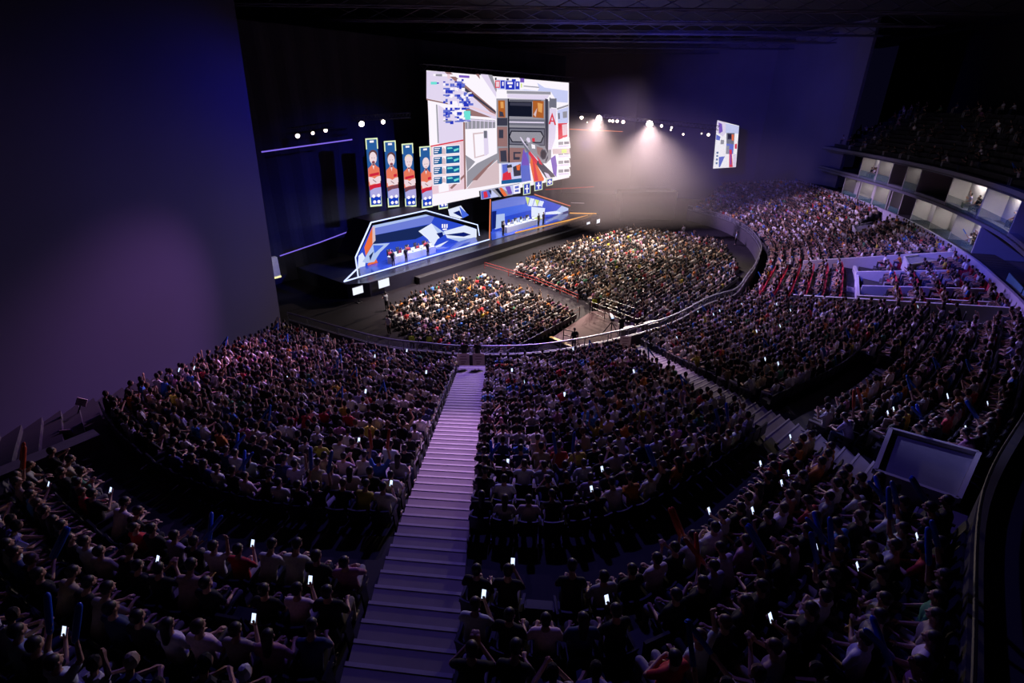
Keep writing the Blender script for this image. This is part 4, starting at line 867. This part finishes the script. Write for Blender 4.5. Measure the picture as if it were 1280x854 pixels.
lamps = [ # px, py, off, r, strength, energy, aim, label
 (812, 155, 2, .42, 60, 1, FB_C, 'brightest white spotlight on the far truss'), (749, 148, 2, .36, 40, 1, FA_C, 'second brightest spotlight, nearer the huge screen'),
 (727, 147, 2, .22, 12, 0, FA_C, 'spotlight close beside the huge screen'), (762, 151, 2, .16, 8, 0, FA_C, 'first small lamp after the second brightest spotlight'), (766, 151.5, 2, .18, 8, 0, FB_C, 'second small lamp after the second brightest spotlight'),
 (771.5, 151.5, 2, .20, 9, 0, FB_C, 'third small lamp after the second brightest spotlight'), (779, 152.5, 2, .22, 9, 0, FB_C, 'last lamp before the gap in the far truss'), (827, 157.5, 2, .18, 8, 0, FB_C, 'first small lamp past the brightest spotlight'), (839.5, 159.5, 2, .14, 5, 0, FB_C, 'second small lamp past the brightest spotlight'),
 (838.5, 162.5, 2, .12, 3, 0, FB_C, 'tiny lamp hanging low past the brightest spotlight'), (854, 168, 2, .14, 5, 0, FB_C, 'third small lamp past the brightest spotlight'), (877, 167, 2, .12, 2, 0, FB_C, 'faint lamp before the side screen'), (885.5, 168.5, 2, .2, 5, 0, FB_C, 'lamp closest to the side screen'),
 (734, 153, 2, .1, 2, 0, FA_C, 'tiny lamp below the spotlight beside the huge screen'), (372, 170, 2, .20, 5, 0, V((-6, 40, 0)), 'first of three lamps above the violet bar'), (391, 166.5, 2, .16, 4, 0, V((-6, 50, 0)), 'second of three lamps above the violet bar'), (407, 163, 2, .18, 5, 0, V((-4, 42, 0)), 'third of three lamps above the violet bar'),
 (452, 155, 2, .28, 9, 0, FA_C, 'bright lamp above the first portrait panel'), (479, 152.5, 2, .22, 6, 0, FA_C, 'bright lamp above the second portrait panel')]
for a, b, off, r, st, en, aim, lab in lamps:
    pos = PY(a, b) if a > 715 else PS(a, b, off)
    camd = (V((0, 0, CZ))-pos).normalized(); ad = (aim-pos).normalized(); tgt = pos+(camd*.75+ad*.5)*5
    spot_fixture(pos, tgt, r, st, WARM, lab, 0)
t0_, t1_ = PY(722, 142), PY(898, 160); truss('lighting_truss', t0_, t1_, .5, 40); tag(bpy.data.objects['lighting_truss'], 'dark lattice truss carrying the row of bright spotlights', 'truss')
o = truss('lighting_truss', PS(362, 164, 2), PS(415, 156, 2), .45, 12); tag(o, 'short dark truss carrying the three lamps above the violet bar', 'truss')
o = truss('lighting_truss', PS(440, 148, 2), PS(512, 144, 2), .45, 16); tag(o, 'dark truss carrying the lamps above the portrait panels', 'truss')
def add_spot(pos, aim, energy, size, col, blend=.5, soft=.3):
    l = bpy.data.lights.new('beam', 'SPOT'); l.energy = energy; l.spot_size = math.radians(size); l.spot_blend = blend; l.color = col; l.shadow_soft_size = soft
    o = bpy.data.objects.new('spot_beam', l); COL.objects.link(o); o.location = pos; o.rotation_euler = (V(aim)-V(pos)).to_track_quat('-Z', 'Y').to_euler(); return o
B1, B2 = PY(812, 155, 73.4), PY(749, 148, 73.4)
K = 1.0
add_spot(B1, (15, 58, 0), 66000, 84, (1, .80, .68), .8); add_spot(B2, (3, 52, 0), 62000, 80, (1, .78, .64), .8)
add_spot((13, 60, 23), (13, 62, 0), 80000, 48, (1, .80, .70), 1.0); add_spot((0, 50, 23), (-2, 47, 0), 150000, 60, (1, .78, .70), 1.0)
add_spot(PS(452, 155, 2.6), (-2, 50, 0), 14000, 50, (1, .8, .7), .8)
# violet wash on the near bowl, pink-violet on the far right seats, and tight beams
add_spot((2, 52, 23), (-4, 25.5, 1), 70000, 50, (.42, .24, 1.0), 1.0)
add_spot((10, 66, 23), (21, 32, 2), 95000, 44, (.38, .24, 1.0), 1.0)
add_spot((6, 76, 23), (36, 66, .5), 90000, 40, (.66, .44, 1.0), .7); add_spot((4, 60, 23), (31, 46, 0), 60000, 34, (.60, .40, 1.0), .8)
add_spot((-3, 46, 23), (-2.2, 15, 6), 60000, 14, (.95, .50, 1.0), 1.0)
add_spot((4, 60, 23), (8.9, 26, 3), 60000, 9, (.95, .55, 1.0), 1.0)
add_spot((6, 50, 23), (12, 12, 7.5), 60000, 9, (.45, .42, 1.0), 1.0)
add_spot((0, 26, 23), (2, 3, 8), 4800, 84, (.20, .14, 1.0), 1.0)
add_spot((-3, 40, 18), (-17.9, 21, 4.6), 26000, 34, (1.0, .42, 1.0), 1.0)
add_spot((-2, 56, 22), (-17.9, 34, 12), 26000, 44, (.03, .03, 1.0), 1.0)
add_spot((8, 60, 22), (44, 96, 12), 20000, 60, (.04, .035, 1.0), 1.0)
add_spot((20, 50, 23), (-18, 58, 3), 60000, 40, (.06, .07, 1.0), 1.0)
add_spot((12, 40, 23), (35, 40, 4), 26000, 34, (.10, .10, 1.0), .9)
add_spot((8, 62, 12), (14, 66, 27), 5000, 120, (.10, .10, 1.0), 1.0)
for rt, s0_, s1_ in ((0, 484, 560), (1, 625, 690)):
    p_ = PS(s0_, 280 if rt == 0 else 258, 4.0); q_ = PS(s1_, 280 if rt == 0 else 258, 4.0); p_.z = q_.z = 5.6
    l = bpy.data.lights.new('booth_light', 'AREA'); l.shape = 'RECTANGLE'; l.size = (q_-p_).length; l.size_y = .3; l.energy = 900; l.color = (.75, .8, 1)
    o = bpy.data.objects.new('booth_light', l); COL.objects.link(o); o.location = (p_+q_)/2; o.rotation_euler = (math.radians(25), 0, math.atan2(SE.y, SE.x))
# ------------------------------------------------------------------ suites
FPATH = [bowl(k, 1.0)+V(((bowl(k, 1)-bowl(k, 0)).x, (bowl(k, 1)-bowl(k, 0)).y, 0)).normalized()*1.0 for k in np.linspace(6.6, 12.6, 241)]
FPATH = [V((p.x, p.y, 0)) for p in FPATH]
def fac(px, z):
    best = None
    for i in range(len(FPATH)-1, 0, -1):
        a, b = proj(FPATH[i]+up*z), proj(FPATH[i-1]+up*z)
        if a[0] <= px <= b[0] and b[0] > -9000:
            f = (px-a[0])/max(1e-6, b[0]-a[0]); return FPATH[i]+(FPATH[i-1]-FPATH[i])*f, i-f
    return FPATH[0].copy(), 0
def fseg(px0, px1, z):   # path piece between two picture columns
    a, i0 = fac(px0, z); b, i1 = fac(px1, z); mid = [FPATH[i] for i in range(int(i0), int(i1), -1) if i < i0-.01 and i > i1+.01]
    return [a]+mid+[b]
def fnorm(a, b):
    d = (b-a).normalized(); n = V((-d.y, d.x, 0)); return n if n.x > 0 else -n
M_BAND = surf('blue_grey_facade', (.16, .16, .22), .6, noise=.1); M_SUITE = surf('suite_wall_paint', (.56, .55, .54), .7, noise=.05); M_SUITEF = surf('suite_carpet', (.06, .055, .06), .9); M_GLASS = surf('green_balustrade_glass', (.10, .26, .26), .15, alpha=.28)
def fribbon(name, pts, z0, z1, th, mat, label=None):
    mb = MB()
    for a, b in zip(pts[:-1], pts[1:]):
        n = fnorm(a, b)*th; mb.hexa([v+up*z0 for v in (a, b, b+n, a+n)], [v+up*z1 for v in (a, b, b+n, a+n)])
    return struct(mb.obj(name, mat), label)
full = [FPATH[i] for i in range(240, -1, -1)]
fribbon('wall_facade', full, 2.5, 5.35, .4, M_RIM, 'violet-lit band below the lower suites'); fribbon('wall_facade', full, 7.95, 8.55, .5, M_BAND, 'dark blue band between the suite levels'); fribbon('wall_facade', full, 10.75, 11.25, .5, M_BAND, 'blue band above the upper suites')
for z in (5.3, 8.2, 10.8):
    mb = MB()
    for a, b in zip(full[:-1], full[1:]):
        n = fnorm(a, b)*5; mb.hexa([v+up*z for v in (a, b, b+n, a+n)], [v+up*(z+.12) for v in (a, b, b+n, a+n)])
    struct(mb.obj('floor_suite' if z < 10 else 'ceiling_suite', M_SUITEF))
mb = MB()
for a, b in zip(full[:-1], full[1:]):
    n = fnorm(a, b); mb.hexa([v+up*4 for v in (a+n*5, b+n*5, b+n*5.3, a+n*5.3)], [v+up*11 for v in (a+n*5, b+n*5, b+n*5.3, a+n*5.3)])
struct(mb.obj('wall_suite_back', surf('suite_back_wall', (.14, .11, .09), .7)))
cells = [ # px0, px1, zlow, zhigh, light, label
 (1076, 1096, 8.3, 10.75, 34, 'first lit upper suite'), (1097, 1113, 8.3, 10.75, 30, 'second lit upper suite'), (1131, 1148, 8.3, 10.75, 16, 'dim upper suite'), (1186, 1227, 8.3, 10.75, 90, 'wide upper suite with guests'), (1228, 1268, 8.3, 10.75, 80, 'last lit upper suite'),
 (1054, 1072, 5.4, 7.95, 12, 'dim lower suite'), (1074, 1091, 5.4, 7.95, 46, 'first lit lower suite'), (1092, 1109, 5.4, 7.95, 46, 'second lit lower suite'), (1112, 1125, 5.4, 7.95, 3, 'nearly dark lower suite'), (1141, 1165, 5.4, 7.95, 60, 'third lit lower suite'), (1165, 1190, 5.4, 7.95, 60, 'fourth lit lower suite'), (1190, 1219, 5.4, 7.95, 60, 'fifth lit lower suite')]
guests = []
M_DIV = M_SUITE
for (a, b, z0, z1, en, lab) in cells:
    pa, _ = fac(a, (z0+z1)/2); pb, _ = fac(b, (z0+z1)/2); n = fnorm(pa, pb); e = (pb-pa).normalized(); Lw = (pb-pa).length
    mb = MB()
    for p in (pa, pb): mb.hexa([v+up*z0 for v in (p-e*.06, p+e*.06, p+e*.06+n*4.9, p-e*.06+n*4.9)], [v+up*z1 for v in (p-e*.06, p+e*.06, p+e*.06+n*4.9, p-e*.06+n*4.9)])
    # inner screen wall that the light rakes
    struct(mb.obj('wall_partition', M_SUITE), 'pale dividing wall of the '+lab)
    mb = MB(); q0, q1 = pa+n*1.5, pa+n*1.5+e*Lw*.62; mb.hexa([v+up*z0 for v in (q0, q1, q1+n*.1, q0+n*.1)], [v+up*z1 for v in (q0, q1, q1+n*.1, q0+n*.1)]); struct(mb.obj('wall_partition', M_SUITE), 'pale inner wall of the '+lab)
    ro = empty('ceiling_light', pa+e*Lw*.5+n*1.1+up*(z1-.06)); tag(ro, 'slim ceiling light inside the '+lab, 'ceiling light', 'suite ceiling lights')
    k = MB(); k.beam(e*Lw*.16+n*1.6, e*Lw*.42+n*1.6, .2, .05); k.obj('rear_diffuser', emit('suite_rear_light_%d' % en, (245, 242, 255), en*1.1), ro)
    k = MB(); k.beam(-e*Lw*.3, e*Lw*.3, .25, .05); k.obj('diffuser', emit('suite_light_%d' % en, (245, 232, 232), en*.3), ro); k = MB(); k.beam(-e*Lw*.32+up*.035, e*Lw*.32+up*.035, .32, .03); k.obj('frame', M_METAL, ro)
    # glass balustrade, a window pane of the setting
    mb = MB(); mb.hexa([v+up*z0 for v in (pa, pb, pb+n*.02, pa+n*.02)], [v+up*(z0+.95) for v in (pa, pb, pb+n*.02, pa+n*.02)]); struct(mb.obj('window_1', M_GLASS), 'green glass balustrade of the '+lab)
    if 'guests' in lab or 'last' in lab or 'fifth' in lab or 'first' in lab:
        for i in range(9 if Lw > 3 else 2):
            guests.append((*(pa+e*Lw*random.uniform(.35 if Lw > 3 else .7, .97)+n*random.uniform(.5, 2.2))[:2], z0+.12, math.atan2(n.x, -n.y)))
# blue panels beyond the last lower suite
mb = MB()
pa, _ = fac(1250, 5.5); 
for (a, b) in ((1250, 1266), (1267, 1279)):
    p0, _ = fac(a, 4.6); p1, _ = fac(b, 4.6); n = fnorm(p0, p1); mb.hexa([v+up*3.6 for v in (p0-n*.15, p1-n*.15, p1-n*.1, p0-n*.1)], [v+up*6.6 for v in (p0-n*.15, p1-n*.15, p1-n*.1, p0-n*.1)])
struct(mb.obj('wall_panel', surf('blue_green_panel', (.12, .30, .42), .4)), 'blue-green panels below the dark suites')
# upper deck
mb = MB(); deckp = []
for r in range(12):
    z = 11.2+r*.42
    for a, b in zip(full[:-1:4], full[4::4]):
        n = fnorm(a, b); q = [a+n*(.5+r*.85), b+n*(.5+r*.85), b+n*(.5+(r+1)*.85), a+n*(.5+(r+1)*.85)]
        mb.hexa([v+up*max(z-.6, 10.93) for v in q], [v+up*z for v in q])
        m = (a+b)/2+n*(.9+r*.85)
        if random.random() < .4: deckp.append((m.x, m.y, z, math.atan2(n.x, -n.y)))
struct(mb.obj('floor_upper_deck', M_CONC), 'dark upper seating deck above the suites')
root_c = crowd_mesh('upper_crowd', [p for p in guests+deckp])
# join the two crowd meshes into one object of kind stuff
v1 = cr.data; v2 = root_c.data
def arr(me):
    v = np.empty(len(me.vertices)*3, np.float32); me.vertices.foreach_get('co', v); c = np.empty(len(me.vertices)*4, np.float32); me.color_attributes['Col'].data.foreach_get('color', c)
    return v.reshape(-1, 3), c.reshape(-1, 4), [tuple(p.vertices) for p in me.polygons]
A_, B_ = arr(v1), arr(v2); n1 = len(A_[0])
me = bpy.data.meshes.new('spectator_crowd'); me.from_pydata(np.concatenate([A_[0], B_[0]]).tolist(), [], A_[2]+[tuple(i+n1 for i in f) for f in B_[2]])
ca = me.color_attributes.new('Col', 'FLOAT_COLOR', 'POINT'); ca.data.foreach_set('color', np.concatenate([A_[1], B_[1]]).ravel()); me.materials.append(M_CROWD); cr.data = me
bpy.data.objects.remove(root_c); tag(cr, 'thousands of seated spectators filling the far bowl, suites and arena floor', 'crowd', kind='stuff')
# lit phones in the crowd
cand = [p for p in rest if p[8] < 45 and p[4] in 'abc' and 10 < proj(p[:3])[0] < 1270 and 10 < proj(p[:3])[1] < 844]
for i in rng.choice(len(cand), 28, replace=False):
    x, y, z, yaw, key, r, ix, f, d = cand[i]; M = Matrix.Translation((x, y, z)) @ Matrix.Rotation(yaw, 4, 'Z')
    o = add_phone(M, (.09, .52, 1.02), yaw, 'lit phone, %s' % where(key, r, ix) if key in 'ab' else 'lit phone in block past far stairs, %s' % where(key, r, ix), 'lit phones in the dark crowd'); o.scale = (1.25,)*3
# ------------------------------------------------------------------ front of house deck on the floor
M_WOOD = surf('pinkish_plywood', (.16, .10, .11), .8, spec=.1, scale=1.5, noise=.12)  # pinkish-brown is the deck board's own even colour
fp = [PH(*p, .35) for p in [(690, 422), (738, 390), (762, 383), (838, 408), (800, 432), (770, 442), (722, 440)]]
mb = MB(); mb.prism(fp, (0, 0, -.35)); o = mb.obj('mixing_deck', M_WOOD); root_d = o; tag(o, 'low wooden control deck on the arena floor behind the seats', 'platform')
mb = MB(); a, b = PH(688, 421, .37), PH(734, 441, .37)
for f0, f1 in ((0, .3), (.36, .6), (.72, 1)): mb.beam(a+(b-a)*f0, a+(b-a)*f1, .28, .04)
mb.obj('edge_marking', surf('yellow_paint', (.75, .55, .03), .5), root_d)['label'] = 'yellow safety edge'
def barrier(name, pts, h, label, cat='railing', mat=M_DARKMETAL, sp=1.4):
    levels = (h, h*.55, h*.12) if cat == 'railing' else (h, h*.6)
    root = empty(name, pts[0]); inv = root.matrix_basis.inverted(); tag(root, label, cat); mb = MB()
    for z in levels: mb.tube([p+up*z for p in pts], .03 if cat == 'railing' else .022, 6)
    mb.obj('rail', mat, root).matrix_parent_inverse = inv
    for p0, p1 in zip(pts[:-1], pts[1:]):
        n = max(1, int((p1-p0).length/sp))
        for i in range(n+1 if p1 is pts[-1] else n):
            q_ = p0+(p1-p0)*i/n; m2 = MB(); m2.tube([q_, q_+up*h], .035, 6); m2.obj('post', mat, root).matrix_parent_inverse = inv
    return root
barrier('railing', [PH(737, 392, .36), PH(795, 415, .36), PH(802, 412, .36)], 1.1, 'dark railing crossing the wooden control deck')
barrier('railing', [PH(756, 388, .36), PH(792, 401, .36)], 1.1, 'dark railing along the back of the wooden control deck')
barrier('railing', [PH(704, 427, .36), PH(722, 431, .36)], 1.0, 'short dark railing by the yellow deck edge', sp=2.5)
M_ROPE = surf('red_rope_cloth', (.25, .02, .02), .7)
barrier('rope_barrier', [PH(606, 336, 0), PH(668, 355, 0), PH(700, 368, 0), PH(722, 378, 0)], .75, 'long red rope barrier between the two floor seating blocks', 'barrier', M_ROPE, 3)
barrier('rope_barrier', [PH(664, 425, 0), PH(700, 408, 0), PH(724, 396, 0)], .9, 'dark red barrier behind the nearer floor seating block', 'barrier', surf('dark_red_cloth', (.14, .02, .02), .7), 3)
# camera on tripod
c0 = PH(763, 421, .36); root = empty('camera_tripod', c0); tag(root, 'broadcast camera on a black tripod standing on the wooden deck', 'camera')
for i in range(3):
    a = i*2*PI/3+.4; k = MB(); k.tube([V((math.cos(a)*.75, math.sin(a)*.75, .03)), (0, 0, 1.25)], [.03, .045], 6); k.obj('leg', M_DARKMETAL, root)
k = MB(); k.box((0, .1, 1.55), (.28, .7, .34), 0, 0, .03); k.obj('camera_body', M_DARKMETAL, root); k = MB(); k.lathe((0, .45, 1.55), [(.12, 0), (.13, .35), (.11, .4)], V((0, 1, 0))); k.obj('lens', M_PHONE, root)
k = MB(); k.box((-.02, -.28, 1.72), (.2, .04, .15), 0, 0, .01); k.obj('viewfinder', emit('viewfinder', (190, 210, 255), 1.2), root)
k = MB(); k.tube([(0, -.2, 1.4), (.25, -.75, 1.2)], .02, 6); k.obj('pan_handle', M_DARKMETAL, root)
for n_, (a, b) in enumerate(((812, 416), (785, 423))):
    k = MB(); P = PH(a, b, .36); k.box((0, 0, .45), (1.1, .6, .9), .5, 0, .04); o = k.obj('flight_case', surf('flight_case_black', (.03, .03, .035), .4), None); o.location = P
    k2 = MB(); 
    for z in (.08, .86): k2.box((0, 0, z), (1.13, .63, .04), .5, 0, .01)
    k2.obj('edge_trim', M_DARKMETAL, o); tag(o, ['black equipment case at the far end of the wooden deck', 'black equipment case beside the broadcast camera'][n_], 'equipment case')
# ------------------------------------------------------------------ staff on the floor
HV = (.55, .75, .04); K_ = (.012, .012, .016)
def vest_on(b, pr_z=.93):
    m = MB()
    for z0, z1, r0, r1 in ((1.0, 1.18, .17, .175), (1.18, 1.38, .175, .16)): m.tube([(0, 0, z0), (0, 0, z1)], [r0, r1], 14, 0, 1.3)
    o = m.obj('vest', surf('hi_vis_vest', HV, .6), b); o['label'] = 'yellow high-visibility vest'
staff = [ (487, 419, 0, 'a', (.62, .60, .58), K_, 0, 'person in white hoodie and black trousers standing alone on the floor', 2.6), (516, 440, 0, 'b', K_, K_, 1, 'guard in black with yellow vest by the wall, nearer the white hoodie', 0), (538, 441, 0, 'a', K_, K_, 1, 'guard in black with yellow vest, second from the white hoodie', 0),
 (742, 392, 0, 'a', K_, K_, 1, 'guard in yellow vest at the corner of the wooden deck', 3), (717, 437, .36, 'a', K_, K_, 0, 'person in black standing by the yellow deck edge', .4), (853, 297, 0, 'a', (.62, .6, .62), (.4, .4, .42), 0, 'person in white standing at the back of the far floor block', .5),
 (919, 306, 0, 'a', (.30, .4, .6), K_, 0, 'person in pale blue standing in the dark gangway by the bowl', 1), (484, 388, 0, 'b', (.3, .34, .42), K_, 0, 'person in grey standing at the front corner of the near floor block', 1), (650, 292, 0, 'b', (.05, .05, .06), K_, 0, 'dark-clothed person standing at the foot of the stage', 1), (632, 434, 0, 'a', (.2, .18, .18), K_, 0, 'dark-clothed operator standing behind the nearer floor block', .3), (776, 420, .36, 'b', K_, K_, 0, 'camera operator in black behind the tripod camera', .3)]
for a, b, z, pz, c, t, vest, lab, yw in staff:
    P = PH(a, b, z); o = put_person(STAND[pz], P, yw, lab, 'staff standing on the arena floor', c, t)
    if vest: vest_on(o)
# guards at the head of the central stairs, with two signs on the rail
g0 = bowl(3, .012); 
for n_, dx in enumerate((-.42, .42)):
    o = put_person(STAND['b'], (g0.x+dx, g0.y-.35, 1.75), (.3, -.3)[n_], 'guard in black at the foot of the central stairs, %s of the pair' % ('left' if n_ == 0 else 'right'), 'guards at the foot of the stairs', K_, K_)
M_SIGN = surf('pale_sign_board', (.62, .50, .48), .6, noise=.03); M_INK = surf('sign_print', (.30, .20, .22), .7)
def board(pos, w, h, face, label, pole=0, tilt=0, name='notice_sign'):
    rz = math.atan2(face[0], -face[1]); root = empty(name, pos, rz); root.rotation_euler = (0, tilt, rz); tag(root, label, 'sign')
    k = MB(); k.box((0, 0, h/2+pole), (w, .04, h), 0, 0, .01); k.obj('board', M_SIGN, root)
    k = MB(); 
    for z, ww in ((.78, .5), (.55, .62), (.32, .4)): k.box((0, -.024, pole+h*z), (w*ww, .006, h*.09))
    k.box((-w*.05, -.024, pole+h*.16), (w*.3, .006, h*.1)); k.obj('print', M_INK, root)
    if pole: k = MB(); k.tube([(0, 0, 0), (0, 0, pole)], .025, 6); k.obj('pole', M_DARKMETAL, root)
    return root
for n_, (a, b) in enumerate(((579.5, 457), (598.5, 457))):
    P = PH(a, b, 1.9); board((P.x, P.y, 1.9), .75, .85, (0, -1, 0), 'pale notice board on the rail, %s of the gap above the central stairs' % ('left' if n_ == 0 else 'right'))
for n_, (a, b) in enumerate(((745, 441), (781, 432), (450, 441))):
    P = PH(a, b, 2.0); board((P.x, P.y, 1.9), .75, .8, (0, -1, 0), ['pale notice board on the rail below the wooden deck', 'pale notice board on the rail near the broadcast camera', 'small pale notice board on the rail by the dark floor'][n_])
P = PH(1110, 540, 8.1); board((P.x, P.y, 7.6), .45, .5, (-.2, -1, 0), 'small pale sign standing at the corner of the large stairwell box', .45)
P = PH(82, 520, 5.7); P.x = max(P.x, -17.2); 
board((-17.0, 16.6, 5.6), .34, .34, (.3, -1, 0), 'small pale sign on a pole against the left wall', 1.0, .5); board((-15.6, 14.9, 6.2), .4, .45, (.2, -1, 0), 'small dim notice above the left walkway', 0)
# walkway beam on the left, stair patch
mb = MB(); a, b = PH(-20, 608, 7.2), PH(124, 548, 7.2); mb.beam(a, b, .55, .5); struct(mb.obj('wall_walkway', surf('dim_walkway_paint', (.16, .13, .17), .7)), 'low walkway parapet at the left edge of the bowl')
# lit doorway by the wall edge
root = struct(empty('door_1', PS(345, 347, -1.5), math.atan2(SE.y, SE.x)), 'small lit doorway at the edge of the left wall'); mb = MB(); mb.box((0, 0, 1.0), (.8, .5, 2.0), 0, 0, .02); mb.obj('door_panel', surf('pale_door_paint', (.75, .72, .68), .5), root)
mb = MB(); mb.box((0, -.27, .08), (.8, .04, .16)); mb.obj('door_light', emit('door_threshold_glow', (255, 240, 170), 1.2), root)
add_spot(PS(345, 335, 4)+V((0, 0, 3)), PS(345, 340, -1.5), 400, 50, (1, .95, .85))
# dark control tower beyond the floor
mb = MB(); P = PH(805, 273, 0); mb.box((P.x, P.y, 2.2), (9, 3, 4.4), .1, 0, .1); o = mb.obj('equipment_tent', M_BLACK); tag(o, 'long black draped enclosure beyond the far floor block', 'enclosure')
k = MB(); k.box((P.x, P.y-1.55, 3.9), (9.1, .06, .12), .1); 
# exit light
k = MB(); k.box((-17.6, 10.4, 6.2), (.08, .4, .2)); o = k.obj('exit_light', emit('exit_green', (60, 230, 190), 1.5)); tag(o, 'tiny green exit light at the far left edge', 'exit light')
# concourse floor behind the rim
mb = MB()
for a, b in zip(rim[:-1], rim[1:]):
    d = V((b.x-a.x, b.y-a.y, 0)).normalized(); o_ = V((d.y, -d.x, 0)); mb.hexa([a+up*.7+o_*.2, b+up*.7+o_*.2, b+up*.7+o_*2.5, a+up*.7+o_*2.5], [a+up*.8+o_*.2, b+up*.8+o_*.2, b+up*.8+o_*2.5, a+up*.8+o_*2.5])
struct(mb.obj('floor_concourse', M_CONC))
# ------------------------------------------------------------------ haze
mb = MB(); H0 = [(-6, 74), (10, 58), (34, 62), (43, 74), (43, 94), (22, 105), (-4, 110)][::-1]
mb.prism([V((x, y, 3.5)) for x, y in H0], (0, 0, 17)); hz = mb.obj('haze', surf('tmp', (1, 1, 1)))
m = bpy.data.materials.new('arena_haze'); m.use_nodes = True; nt = m.node_tree; nt.nodes.clear(); vs_ = nt.nodes.new('ShaderNodeVolumeScatter');  vs_.inputs['Anisotropy'].default_value = .3; vs_.inputs['Color'].default_value = (.95, .84, 1, 1)
oo_ = nt.nodes.new('ShaderNodeOutputMaterial'); nt.links.new(vs_.outputs[0], oo_.inputs['Volume']); tc_ = nt.nodes.new('ShaderNodeTexCoord'); sx_ = nt.nodes.new('ShaderNodeSeparateXYZ'); mr_ = nt.nodes.new('ShaderNodeMapRange'); nt.links.new(tc_.outputs['Object'], sx_.inputs[0]); nt.links.new(sx_.outputs['Z'], mr_.inputs[0])
mr_.interpolation_type = 'SMOOTHSTEP'; mr_.inputs[1].default_value = 9; mr_.inputs[2].default_value = 20; mr_.inputs[3].default_value = .005; mr_.inputs[4].default_value = 0; nt.links.new(mr_.outputs[0], vs_.inputs['Density'])
hz.data.materials.clear(); hz.data.materials.append(m); tag(hz, 'thin lit haze hanging under the bright spotlights', 'haze', kind='stuff')
# ------------------------------------------------------------------ world and render look
w = bpy.data.worlds.new('world'); SC.world = w; w.use_nodes = True; w.node_tree.nodes['Background'].inputs[0].default_value = (.15, .12, .6, 1); w.node_tree.nodes['Background'].inputs[1].default_value = .010
SC.view_settings.view_transform = 'Standard'; SC.view_settings.look = 'None'; SC.view_settings.gamma = 1; SC.view_settings.use_curve_mapping = False; SC.view_settings.exposure = 0
c = SC.cycles; c.max_bounces = 4; c.diffuse_bounces = 1; c.glossy_bounces = 2; c.transparent_max_bounces = 8; c.volume_bounces = 0; c.sample_clamp_indirect = 3; c.use_denoising = True; c.use_light_tree = True; c.caustics_reflective = False; c.caustics_refractive = False
